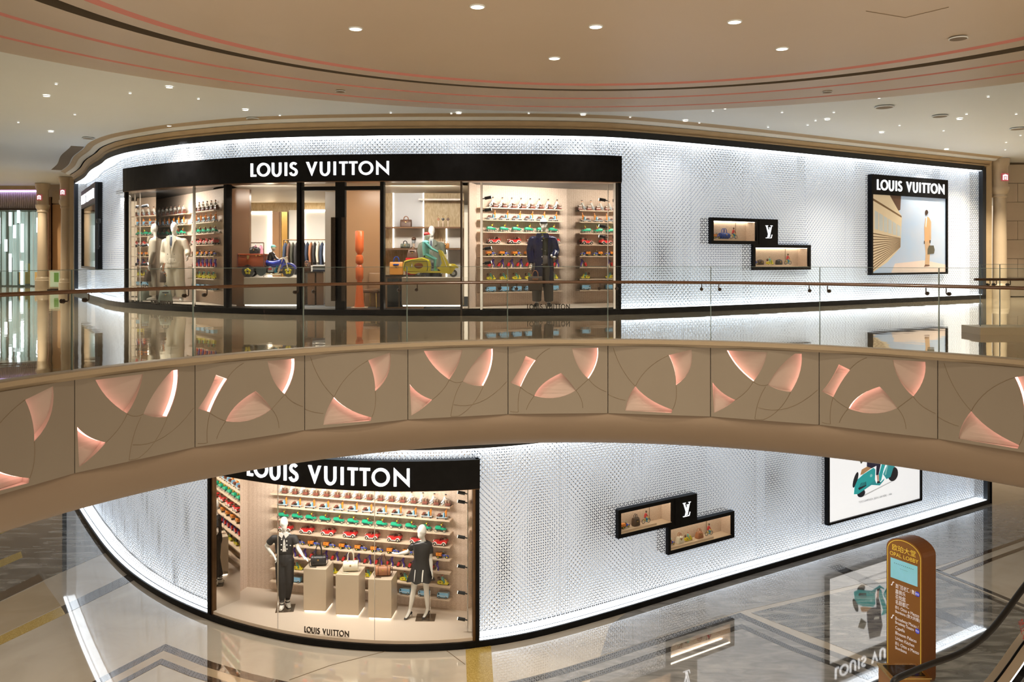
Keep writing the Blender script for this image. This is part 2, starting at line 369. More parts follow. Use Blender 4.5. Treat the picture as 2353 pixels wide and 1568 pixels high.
# inlaid stone of the lower floor: each polygon traced on the floor plane
def inlay(name, m, pts, h=.004, mbx=None):
    return MB().hprism([UP(x, y, ZL).xy for x, y in pts], ZL, ZL+h).build(name, m, fl_low, smooth=False)
def curve(pts, n=6):
    P = [Vector(p) for p in pts]; out = []
    for i in range(len(P)-1):
        p0, p1, p2, p3 = P[max(i-1, 0)], P[i], P[i+1], P[min(i+2, len(P)-1)]
        for k in range(n):
            t = k/n; out.append(.5*((2*p1)+(p2-p0)*t+(2*p0-5*p1+4*p2-p3)*t*t+(3*p1-p0-3*p2+p3)*t**3))
    out.append(P[-1]); return [tuple(p) for p in out]
def band(name, m, line, w0, w1=None, h=.005):
    """strip of constant real width on the floor along a traced line"""
    pts = [UP(x, y, ZL) for x, y in line]; L = []; Rr = []
    for i, p in enumerate(pts):
        t1 = (pts[i]-pts[i-1]).normalized() if i else (pts[1]-pts[0]).normalized(); t2 = (pts[i+1]-pts[i]).normalized() if i < len(pts)-1 else t1
        n1 = Vector((-t1.y, t1.x, 0)); n2 = Vector((-t2.y, t2.x, 0)); n = (n1+n2).normalized(); n = n/max(.35, n.dot(n1))
        L.append((p+n*w0).xy); Rr.append((p+n*w1).xy)
    n_ = len(L); vs = [(q.x, q.y, z) for z in (ZL, ZL+h) for q in L+Rr]; fs = []
    for i in range(n_-1): a = 2*n_; fs += [(a+i, a+i+1, a+n_+i+1, a+n_+i), (i, i+1, a+i+1, a+i), (n_+i, n_+i+1, a+n_+i+1, a+n_+i)]
    return MB().add(vs, fs).build(name, m, fl_low, smooth=False)
inlay('stone_field', 'floor_wave', [(-200, 1330), (20, 1218), (190, 1150), (232, 1258), (245, 1270), (-160, 1450)], .003)
inlay('mosaic_strip', 'mosaic_gold', [(-20, 1240), (10, 1224), (90, 1186), (60, 1190), (-30, 1228)], .005)
inlay('mosaic_strip', 'mosaic_gold', [(-60, 1320), (0, 1288), (48, 1268), (52, 1282), (0, 1305), (-60, 1340)], .005)
inlay('stone_band', 'floor_brown', [(-120, 1422), (90, 1320), (100, 1335), (-120, 1440)], .005)
inlay('mosaic_strip', 'mosaic_gold', [(-40, 1482), (140, 1395), (150, 1412), (-40, 1502)], .005)
inlay('mosaic_strip', 'floor_dark', [(140, 1395), (300, 1318), (312, 1332), (150, 1412)], .004)
inlay('stone_field', 'floor_tan', [(-120, 1442), (100, 1337), (140, 1393), (-60, 1490)], .003)
edge = [(150, 1600), (270, 1538), (380, 1481), (490, 1523)]+curve([(580, 1550), (700, 1575), (860, 1592), (1000, 1592), (1150, 1572), (1300, 1535), (1480, 1477)], 4)+[(1700, 1409), (1850, 1474), (2060, 1552), (2200, 1600)]
for w0_, w1_, ma, mb_, h_ in ((0, -.19, 'floor_brown', 'floor_dark', .005), (-.19, -.40, 'floor_tan', 'floor_grey', .004), (-.40, -.55, 'floor_brown', 'floor_dark', .005)):
    band('stone_band', ma, edge[:16], w0_, w1_, h_); band('stone_band', mb_, edge[15:], w0_, w1_, h_)
inlay('stone_field', 'floor_grey', [(1445, 1404), (1560, 1368), (2300, 1158), (2480, 1120), (2480, 1230), (2353, 1240), (2160, 1300), (1700, 1406), (1380, 1508), (1400, 1440)], .003)
inlay('stone_field', 'floor_grey', [(1340, 1620), (1362, 1546), (1700, 1434), (2080, 1590), (2080, 1640)], .003)
inlay('stone_field', 'floor_wave', [(1725, 1409), (2140, 1312), (2352, 1400), (2480, 1455), (2480, 1640), (2220, 1600)], .003)
inlay('mosaic_strip', 'mosaic_gold', [(1070, 1494), (1128, 1484), (1136, 1600), (1074, 1600)], .006)
band('stone_band', 'floor_brown', [(2150, 1310), (2250, 1272), (2353, 1236), (2450, 1200)], 0, -.12)
band('stone_band', 'floor_brown', [(2150, 1310), (2250, 1272), (2353, 1236), (2450, 1200)], -.34, -.46)
band('stone_band', 'floor_dark', [(2130, 1300), (2250, 1348), (2353, 1390), (2450, 1425)], 0, -.13)
band('stone_band', 'floor_dark', [(2130, 1300), (2250, 1348), (2353, 1390), (2450, 1425)], -.30, -.43)
band('stone_band', 'floor_dark', [(2000, 1286), (2160, 1356), (2330, 1423)], -.95, -1.30)
band('joint', 'groove', [(665, 1564), (760, 1530), (890, 1497)], 0, .012)
band('joint', 'groove', [(1020, 1492), (1068, 1528)], 0, .012)
# ceiling: flat outer field, then a stepped drum hanging over the void
def sc_ring(cx, cy, r, z):
    k = (z-EYE)/2.9; return Vector((cx*k, cy*k)), r*k
mb = MB(); ring(mb, (1.3, 6.3), [(9.0, 4.1), (14, 4.1), (22, 4.1), (48, 4.1)], math.radians(-14), math.radians(206), n=72)
tag(mb.build('ceiling', 'ceiling_outer', smooth=False), 'flat pale ceiling around the round drum', kind='structure')
RG = dict(outer=sc_ring(1.44, 6.6, 10.11, 3.95), p2=sc_ring(1.39, 7.24, 8.93, 3.90), p1=sc_ring(1.36, 7.43, 7.87, 3.85), do=sc_ring(1.46, 7.5, 7.12, 3.80), di=sc_ring(1.40, 7.68, 6.69, 3.76), pi=sc_ring(1.38, 7.73, 6.34, 3.70), disc=sc_ring(1.36, 7.85, 5.56, 3.66))
def annulus(a, b, za, zb, da=0, db=0, n=128):
    vs = []; fs = []
    for i in range(n+1):
        t = 2*PI*i/n
        vs += [(a[0][0]+(a[1]+da)*math.cos(t), a[0][1]+(a[1]+da)*math.sin(t), za), (b[0][0]+(b[1]+db)*math.cos(t), b[0][1]+(b[1]+db)*math.sin(t), zb)]
    for i in range(n): fs.append((2*i, 2*i+2, 2*i+3, 2*i+1))
    return MB().add(vs, fs)
drum = tag(annulus(RG['outer'], RG['outer'], 4.1, 3.95).build('ceiling', 'ceiling_disc', smooth=False), 'tan stepped round ceiling drum hanging over the void', kind='structure')
for a, b, za, zb, da, db, m, nm in [('outer', 'p2', 3.95, 3.90, 0, .05, 'ceiling_disc', 'ceiling_ring'), ('p2', 'p2', 3.90, 3.90, .05, -.05, 'cove_glow', 'cove_glow_band'), ('p2', 'p1', 3.90, 3.85, -.05, .06, 'ceiling_disc', 'ceiling_ring'),
                                    ('p1', 'p1', 3.85, 3.85, .06, -.05, 'cove_glow', 'cove_glow_band'), ('p1', 'do', 3.85, 3.80, -.05, 0, 'ceiling_disc', 'ceiling_ring'), ('do', 'do', 3.80, 4.0, 0, 0, 'recess_shade', 'recess_side'), ('do', 'di', 4.0, 4.0, 0, 0, 'recess_shade', 'recess'), ('di', 'di', 4.0, 3.74, 0, 0, 'recess_shade', 'recess_side'),
                                    ('di', 'pi', 3.74, 3.70, 0, .09, 'ceiling_disc', 'ceiling_ring'), ('pi', 'pi', 3.70, 3.70, .09, -.06, 'cove_glow', 'cove_glow_band'), ('pi', 'disc', 3.70, 3.68, -.06, 0, 'ceiling_disc', 'ceiling_ring'), ('disc', 'disc', 3.68, 3.72, 0, -.035, 'groove', 'groove_ring')]:
    annulus(RG[a], RG[b], za, zb, da, db).build(nm, m, drum, smooth=False)
mb = MB(); c, r = RG['disc']; ring(mb, c, [(r-.035, 3.72), (r-.033, 3.66), (r*.6, 3.66), (.01, 3.66)], n=128); mb.build('ceiling_disc', 'ceiling_disc', drum, smooth=False)
# cut line of an access panel in the disc
hp = [UP(x, y, 3.66) for x, y in ((1990, 25), (2080, 40), (2180, 16))]
MB().tube(hp, .006, 4).build('access_panel_joint', 'groove', drum)
# ---------------------------------------------------------------- slab edge, fascia, glass balustrade
A0 = math.radians(99.6); DA = math.radians(13.35)
def on(a, r, z=0): return Vector((VC.x+r*math.cos(a), VC.y+r*math.sin(a), z))
mb = MB(); ring(mb, VC, [(6.42, .004), (6.24, .012), (6.21, .0), (6.21, -.05), (6.27, -.06), (6.27, -.09), (6.42, -.09)], math.radians(10), math.radians(205), 60, True)
tag(mb.build('trim_1', 'nosing'), 'pale stone nosing along the edge of the upper floor', kind='structure')
mb = MB(); ring(mb, VC, [(6.30, -1.08), (6.285, -1.13), (6.30, -1.22), (6.35, -1.35), (6.44, -1.47), (6.56, -1.555), (6.70, -1.60), (6.95, -1.62)], math.radians(-12), math.radians(205), 96)
tag(mb.build('trim_2', 'cove', smooth='all'), 'smooth tan cove under the balcony fascia', kind='structure')
def qb(e, n=7):
    a, m, b = [Vector(p) for p in e]; c = 2*m-(a+b)*.5; return [(1-t)**2*a+2*t*(1-t)*c+t*t*b for t in [i/n for i in range(n)]]
def straight(a, b): return (a, ((a[0]+b[0])/2, (a[1]+b[1])/2), b)
# niches: list of edges (start, middle, end); 'lit' edge indices
NI = {
 'P1': [([straight((.175, .145), (.275, .21)), ((.275, .21), (.195, .39), (.125, .60)), straight((.125, .60), (.02, .535)), ((.02, .535), (.10, .37), (.175, .145))], [0, 1]),
        ([((.26, .735), (.355, .55), (.53, .40)), ((.53, .40), (.61, .52), (.68, .66)), ((.68, .66), (.48, .765), (.26, .735))], [0]),
        ([straight((.64, .03), (.905, .03)), ((.905, .03), (.89, .26), (.808, .49)), ((.808, .49), (.70, .30), (.64, .03))], [1])],
 'P2': [([straight((.60, .12), (.82, .03)), ((.82, .03), (.80, .33), (.67, .56)), ((.67, .56), (.655, .34), (.60, .12))], [2]),
        ([((.27, .59), (.42, .78), (.635, .92)), straight((.635, .92), (.625, .965)), straight((.625, .965), (.17, .955)), ((.17, .955), (.20, .77), (.27, .59))], [0])],
 'P3': [([((.015, .50), (.11, .64), (.235, .735)), ((.235, .735), (.14, .85), (.03, .945)), straight((.03, .945), (.015, .50))], [0]),
        ([straight((.153, .03), (.535, .03)), ((.535, .03), (.49, .25), (.405, .455)), ((.405, .455), (.255, .26), (.153, .03))], [2]),
        ([straight((.79, .03), (.848, .03)), ((.848, .03), (.83, .30), (.75, .57)), ((.75, .57), (.64, .55), (.54, .49)), ((.54, .49), (.645, .24), (.79, .03))], [1])]}
GR = {'P1': [((.12, .60), (.18, .67), (.26, .735)), ((.26, .735), (.21, .84), (.18, .94)), ((.27, .21), (.34, .10), (.42, .03)), ((.68, .66), (.74, .58), (.808, .49)), ((.808, .49), (.88, .60), (.985, .68)), ((.68, .66), (.73, .78), (.75, .92)), ((.02, .96), (.06, .97), (.10, .97)), ((.10, .97), (.10, .78), (.125, .60))],
      'P2': [((.05, .03), (.14, .34), (.27, .59)), ((.27, .59), (.40, .32), (.60, .12)), ((.67, .56), (.67, .76), (.635, .92)), ((.0, .72), (.08, .77), (.17, .80))],
      'P3': [((.405, .455), (.34, .60), (.235, .735)), ((.405, .455), (.47, .50), (.54, .49)), ((.75, .57), (.64, .83), (.50, .985)), ((.50, .985), (.47, .99), (.42, .985)), ((.42, .985), (.455, .73), (.52, .52)), ((.45, .82), (.72, .80), (.99, .52))]}
fascia = empty('balcony_fascia', on(A0, 6.3, -.6), 0, 'curved cream balcony fascia with glowing pink petal recesses', 'fascia')
FI = fascia.matrix_world.inverted()
rail = empty('glass_balustrade', on(A0, 6.3, 0), 0, 'curved glass balustrade with dark wooden handrail above the round void', 'balustrade')
TYPES = ['P1', 'P2', 'P3']; FH = .985
bpy.context.view_layer.update()
RI = Matrix.Translation(-on(A0, 6.3, 0)); FI = Matrix.Translation(-on(A0, 6.3, -.6))
glass_cache = {}; pan_cache = {}
for k in range(-7, 8):
    aL = A0-DA*k; aR = aL-DA; a = on(aL, 6.285); b = on(aR, 6.285); W = (b-a).length; W0 = W-.010
    R = Matrix.Translation(a+Vector((0, 0, -.09))) @ Matrix.Rotation(math.atan2(b.y-a.y, b.x-a.x), 4, 'Z')
    ty = TYPES[k % 3]
    if ty not in pan_cache:
        outer = [Vector((x*W0+.005, z*FH, 0)) for x, z in ((0, 0), (1, 0), (1, -1), (0, -1))]
        polys = []
        for edges, lit in NI[ty]:
            pts = []; lf = []
            for ei, e in enumerate(edges):
                q = qb(e); pts += q; lf += [ei in lit]*len(q)
            polys.append(([Vector((p.x*W0+.005, -p.y*FH, 0)) for p in pts], lf))
        loops = [outer]+[p for p, _ in polys]; flat = [p for l in loops for p in l]
        tri = geometry.tessellate_polygon(loops)
        m1 = MB().add([(p.x, 0, p.y) for p in flat], [tuple(t) for t in tri])
        bx = [(x*W0+.005, y, z*FH) for y in (0, .05) for x, z in ((0, 0), (1, 0), (1, -1), (0, -1))]
        m1.add(bx, [(0, 1, 5, 4), (1, 2, 6, 5), (2, 3, 7, 6), (3, 0, 4, 7)])
        subs = []
        for pts, lf in polys:
            n = len(pts); lits = [pts[i] for i in range(n) if lf[i]]
            ds = [min((p-q).length for q in lits+[pts[(i+1) % n] for i in range(n) if lf[i]]) for p in pts]; mx_ = max(ds)
            dep = [.012+.085*(1-d/mx_) for d in ds]
            tr = geometry.tessellate_polygon([pts])
            nm = MB().add([(p.x, d, p.y) for p, d in zip(pts, dep)], [tuple(t) for t in tr])
            nm.add([(p.x, 0, p.y) for p in pts]+[(p.x, d, p.y) for p, d in zip(pts, dep)], [(i, (i+1) % n, n+(i+1) % n, n+i) for i in range(n) if not lf[i]])
            li = [i for i in range(n) if lf[i]]; li.append((li[-1]+1) % n); c_ = len(li)
            lm = MB().add([(pts[i].x, .018, pts[i].y) for i in li]+[(pts[i].x, .098, pts[i].y) for i in li], [(i, i+1, c_+i+1, c_+i) for i in range(c_-1)])
            nm.add([(p.x, 0, p.y) for p in pts]+[(p.x, .018, p.y) for p in pts], [(i, (i+1) % n, n+(i+1) % n, n+i) for i in range(n) if lf[i]])
            subs.append((nm.mesh('niche'), lm.mesh('led', False)))
        gms = []
        for e in GR[ty]:
            q = [Vector((p.x*W0+.005, -.001, -p.y*FH)) for p in qb(e, 8)+[Vector(e[2])]]; gms.append(MB().tube(q, .0035, 4).mesh('engraved_line')); gms[-1].materials.append(M['groove'])
        pan_cache[ty] = (m1.mesh('fascia_panel'), subs, gms)
        pan_cache[ty][0].materials.append(M['fascia'])
        for nme, lme in subs: nme.materials.append(M['fascia_niche']); lme.materials.append(M['led_pink'])
    me, subs, gme = pan_cache[ty]
    p = link('fascia_panel', me, None, fascia, mw=FI @ R)
    for ge_ in gme: link('engraved_line', ge_, None, p)
    for nme, lme in subs:
        link('light_niche', nme, None, p); link('led_strip', lme, None, p)
    # glass pane, clamps, rail
    ga = on(aL, 6.33); gb = on(aR, 6.33); Wg = (gb-ga).length
    G = RI @ Matrix.Translation(ga) @ Matrix.Rotation(math.atan2(gb.y-ga.y, gb.x-ga.x), 4, 'Z')
    if not glass_cache:
        gp = MB().b2((.006, -.008, .01), (Wg-.006, .008, 1.07)).mesh('glass_pane'); gp.materials.append(M['glass_rail'])
        ge = MB().b2((.002, -.009, .012), (.006, .009, 1.07)); ge.b2((Wg-.006, -.009, .012), (Wg-.002, .009, 1.07)); ge.b2((.006, -.008, 1.066), (Wg-.006, .008, 1.072)); ge = ge.mesh('glass_edge'); ge.materials.append(M['glass_edge'])
        bk = MB(); bk.tube([(0, 0, 0), (0, -.075, 0), (0, -.085, .01), (0, -.085, .075)], .007, 8); bk.cyl((0, .012, 0), (0, -.022, 0), .024, n=14); bk = bk.mesh('rail_bracket'); bk.materials.append(M['dark_bronze'])
        glass_cache = dict(p=gp, e=ge, b=bk)
    p = link('glass_pane', glass_cache['p'], None, rail, mw=G); link('glass_edge', glass_cache['e'], None, p)
    for dx in (.13, Wg-.13): link('rail_bracket', glass_cache['b'], None, rail, mw=G @ Matrix.Translation((dx, -.01, .745)), smooth=True)
mb = MB(); pts = [on(A0+DA*8-i*(DA*15.6)/150, 6.235, .842)-on(A0, 6.3, 0) for i in range(151)]
mb.tube(pts, [(.030, .022)]*151, 10); mb.build('handrail', 'wood_rail', rail)
# ---------------------------------------------------------------- perforated facade, LED edges plus faint sheet emission
CELL = .0525
def sheet_mesh(path, off, s0, s1, z0, z1, zb, excl, name):
    ns = max(1, int(round((s1-s0)/CELL))); nz = int(round((z1-z0)/CELL)); ds = (s1-s0)/ns; dz = (z1-z0)/nz
    i, j = np.meshgrid(np.arange(ns), np.arange(nz), indexing='ij'); i = i.ravel(); j = j.ravel()
    cs = s0+(i+.5)*ds; cz = z0+(j+.5)*dz; keep = np.ones(len(cs), bool)
    for a, b, c, d in excl: keep &= ~((cs > a) & (cs < b) & (cz > c) & (cz < d))
    i = i[keep]; j = j[keep]
    if len(i) == 0: return None
    gi = i+int(round(s0/CELL)); par = ((gi+j) % 2 == 0)
    e = .055; w_ = .142
    base = np.array([(0, 0), (1, 0), (1, 1), (0, 1), (e, e), (.32+w_, .32-w_), (.68+w_, .68-w_), (1-e, 1-e), (.68-w_, .68+w_), (.32-w_, .32+w_)])
    tri = np.array([(0, 1, 5), (0, 5, 4), (1, 6, 5), (1, 2, 7), (1, 7, 6), (2, 3, 8), (2, 8, 7), (3, 9, 8), (3, 0, 4), (3, 4, 9)])
    U = np.where(par[:, None], base[None, :, 0], 1-base[None, :, 0]); V = np.repeat(base[None, :, 1], len(i), 0)
    S = s0+(i[:, None]+U)*ds; Z = zb+z0+(j[:, None]+V)*dz
    x, y = path.xy(S.ravel(), off); co = np.stack([x, y, Z.ravel()], 1).astype(np.float32)
    T = tri[None]+np.arange(len(i))[:, None, None]*10
    fl = ~par; T[fl] = T[fl][:, :, ::-1]; T = T.reshape(-1, 3)
    me = bpy.data.meshes.new(name); me.vertices.add(len(co)); me.vertices.foreach_set('co', co.ravel())
    me.loops.add(T.size); me.loops.foreach_set('vertex_index', T.ravel().astype(np.int32))
    me.polygons.add(len(T)); me.polygons.foreach_set('loop_start', np.arange(0, T.size, 3, dtype=np.int32)); me.update(calc_edges=True); me.validate()
    return me
def facade(path, zb, sl, sr, win, rects, label):
    """win = (s0, s1, z top of the sign band); rects = other openings"""
    f = empty('wall_facade', path.pt(sl, 0, zb), 0, label, kind='structure')
    inv = Matrix.Translation(-path.pt(sl, 0, zb)); H0, H1 = .14, 3.72
    npan = int(round((sr-sl)/1.9)); cuts = np.linspace(sl, sr, npan+1)
    ex = [(win[0], win[1], -1, win[2])]+rects
    for a, b in zip(cuts[:-1], cuts[1:]):
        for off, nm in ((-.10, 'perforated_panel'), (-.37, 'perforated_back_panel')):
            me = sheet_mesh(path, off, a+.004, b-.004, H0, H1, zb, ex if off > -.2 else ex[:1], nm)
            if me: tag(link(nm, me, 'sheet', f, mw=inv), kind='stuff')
    def piece(nm, m, mb, smooth=False): mb.build(nm, m, f, smooth, inv)
    piece('header', 'charcoal', path.slab(sl-.12, sr+.12, .0, -.5, zb+3.72, zb+3.86))
    piece('plinth', 'black', path.slab(sl-.12, sr+.12, .03, -.5, zb, zb+.12))
    piece('end_frame', 'charcoal', path.slab(sl-.14, sl, .02, -.5, zb, zb+3.80)); piece('end_frame', 'charcoal', path.slab(sr, sr+.16, .02, -.5, zb, zb+3.80))
    for a, b in ((sl, win[0]), (win[1], sr)):
        piece('cavity_wall', 'cavity', path.slab(a, b, -.62, -.66, zb, zb+3.8))
        for o0, o1 in ((-.008, -.088), (-.13, -.34)):
            piece('led_strip', 'led_white', path.slab(a, b, o0, o1, zb+.121, zb+.128))
    piece('cavity_wall', 'cavity', path.slab(win[0], win[1], -.62, -.66, zb+win[2], zb+3.8))
    for o0, o1 in ((-.008, -.088), (-.13, -.34)):
        piece('led_strip', 'led_white', path.slab(sl, sr, o0, o1, zb+3.712, zb+3.72))
    # sides of the shop front
    piece('reveal', 'black', path.slab(win[0]-.0, win[0]+.07, .03, -.07, zb, zb+win[2])); piece('reveal', 'black', path.slab(win[1]-.07, win[1], .03, -.07, zb, zb+win[2]))
    piece('reveal_lining', 'mirror', path.slab(win[0], win[0]+.09, -.07, -.70, zb+.12, zb+win[2]-.3)); piece('reveal_lining', 'mirror', path.slab(win[1]-.09, win[1], -.07, -.70, zb+.12, zb+win[2]-.3))
    return f
def su(px): return up_path.s_px(px)
def sl_(px): return lo_path.s_px(px)
U0, U1 = su(172), su(2257)
UW = (su(288), su(1426), 3.33)
UR = dict(side=(su(193), su(226), .86, 3.27), b1=(su(1635), su(1789), 1.505, 2.10), b2=(su(1733), su(1865), .905, 1.55), poster=(su(2003), su(2178), .74, 3.36))
facade(up_path, 0, U0, U1, UW, list(UR.values()), 'LED-lit white perforated shopfront facade on the upper gallery')
L0, L1 = .1, sl_(2268)
LW = (sl_(479), sl_(1101), 3.53)
LR = dict(b1=(sl_(1422), sl_(1603), 1.535, 2.12), b2=(sl_(1537), sl_(1690), .93, 1.58), poster=(sl_(1903), sl_(2119), .64, 3.36))
facade(lo_path, ZL, L0, L1, LW, list(LR.values()), 'LED-lit white perforated shopfront facade on the lower lobby')
# right of the lower facade: dark return
tag(lo_path.slab(L1+.16, lo_path.L, .06, -.5, ZL, ZL+3.86).build('wall_right', 'black', None, False), 'black wall end beside the lower facade', kind='structure')
# cornice over the upper facade
cor = empty('trim_3', up_path.pt(0, 0, 3.86), 0, 'tan patterned cornice running above the upper facade', kind='structure')
ci = Matrix.Translation(-up_path.pt(0, 0, 3.86))
up_path.sweep(MB(), [(-.5, 3.86), (.03, 3.86), (.06, 3.875), (.06, 3.885), (.02, 3.89), (.12, 4.0), (.16, 4.0), (-.5, 4.02)], 0, up_path.L).build('frieze', 'cornice', cor, True, ci)
up_path.sweep(MB(), [(-.5, 4.0), (.17, 4.0), (.22, 4.015), (.26, 4.05), (.28, 4.055), (-.5, 4.056)], 0, up_path.L).build('moulding', 'cornice_pale', cor, True, ci)
up_path.sweep(MB(), [(-.5, 4.055), (.30, 4.055), (.33, 4.075), (.42, 4.10), (-.5, 4.10)], 0, up_path.L).build('moulding', 'cornice', cor, True, ci)
up_path.sweep(MB(), [(.45, 4.092), (.75, 4.092), (.75, 4.099), (.45, 4.099)], .6, 7.6).build('air_grille', 'groove', cor, False, ci)
# ================================================================ SIGNS
def stroke(pts, w, closed=False):
    """thick 2-D line as a list of quads"""
    P = [Vector(p) for p in pts]; n = len(P); L = []; R_ = []
    for i in range(n):
        a = P[(i-1) % n] if (closed or i) else P[i]; b = P[(i+1) % n] if (closed or i < n-1) else P[i]
        t = (b-a).normalized(); q = Vector((-t.y, t.x))*w/2; L.append(P[i]+q); R_.append(P[i]-q)
    return L, R_
def arc(cx, cy, rx, ry, a0, a1, n=14): return [(cx+rx*math.cos(math.radians(a0+(a1-a0)*i/n)), cy+ry*math.sin(math.radians(a0+(a1-a0)*i/n))) for i in range(n+1)]
SW = .165
GLY = {'L': ([[(0, 0), (.43, 0), (.43, .15), (SW, .15), (SW, 1), (0, 1)]], []), 'I': ([[(0, 0), (SW, 0), (SW, 1), (0, 1)]], []),
       'T': ([[(.215, 0), (.215+SW, 0), (.215+SW, .85), (.6, .85), (.6, 1), (0, 1), (0, .85), (.215, .85)]], []),
       'V': ([[(.41, -.04), (.80, 1), (.625, 1), (.41, .38), (.19, 1), (0, 1)]], []),
       'N': ([[(0, 0), (.155, 0), (.155, .66), (.89, -.05), (.89, 1), (.735, 1), (.735, .33), (0, 1.05)]], []),
       'O': ([], [(arc(.5, .5, .435, .435, 0, 360-15, 23), True)]), 'U': ([], [([(SW/2, 1)]+arc(.36, .36, .277, .34, 180, 360, 14)+[(.72-SW/2, 1)], False)]),
       'S': ([], [(arc(.30, .745, .20, .19, 30, 235, 10)+arc(.285, .275, .225, .225, 52, -170, 12), False)])}
LGLY = {}
def letter_mesh(ch, h, depth, wx=1.0):
    mb = MB(); polys, strokes = GLY[ch]
    for p in polys: mb.prism([(x*h*wx, z*h) for x, z in p], 0, -depth)
    for pts, cl in strokes:
        L, R_ = stroke(pts, SW, cl); n = len(L)
        vs = [(p.x*h*wx, y, p.y*h) for y in (0, -depth) for l in (L, R_) for p in l]
        fs = []
        for i in range(n if cl else n-1):
            j = (i+1) % n; fs += [(i, j, n+j, n+i), (2*n+i, 3*n+i, 3*n+j, 2*n+j), (i, 2*n+i, 2*n+j, j), (n+i, n+j, 3*n+j, 3*n+i)]
        if not cl: fs += [(0, n, 3*n, 2*n), (n-1, 3*n-1, 4*n-1, 2*n-1)]
        mb.add(vs, fs)
    return mb.mesh('letter')
WORD = list(zip('LOUISVUITTON', (0, .53, 1.68, 2.66, 3.02, 4.24, 5.24, 6.22, 6.62, 7.32, 8.02, 9.24)))
def word_on(path, s0, u, z, h, off, depth, m, parent, inv, gap=.6, flip=False):
    for ch, x in WORD:
        me = letter_mesh(ch, h, depth, u/h); o = link('letter', me, m, parent, mw=inv @ path.frame(s0+x*u+.4*u, off, z) @ Matrix.Translation((-.4*u, 0, 0)))
def shop_sign(path, zb, s0, s1, z0, z1, t0, u, tz, th, label):
    o = empty('shop_sign', path.pt(s0, 0, zb), 0, label, 'sign'); inv = Matrix.Translation(-path.pt(s0, 0, zb))
    path.slab(s0, s1, .06, -.30, zb+z0, zb+z1, .2).build('sign_band', 'black', o, False, inv)
    path.slab(s0, s1, .045, -.28, zb+z0-.012, zb+z0, .2).build('lower_lip', 'bronze', o, False, inv)
    word_on(path, t0, u, zb+tz, th, .062, .03, 'letter_white', o, inv)
    return o
uu = (su(895)-su(581))/10.13
shop_sign(up_path, 0, UW[0], UW[1], 2.78, 3.33, su(581), uu, 2.905, .28, 'long curved black sign with white letters over the upper shop windows')
ul = (sl_(942)-sl_(713))/5.88
shop_sign(lo_path, ZL, LW[0], LW[1], 2.98, 3.53, sl_(942)-10.13*ul, ul, 3.075, .33, 'curved black sign with white letters over the lower shop window')
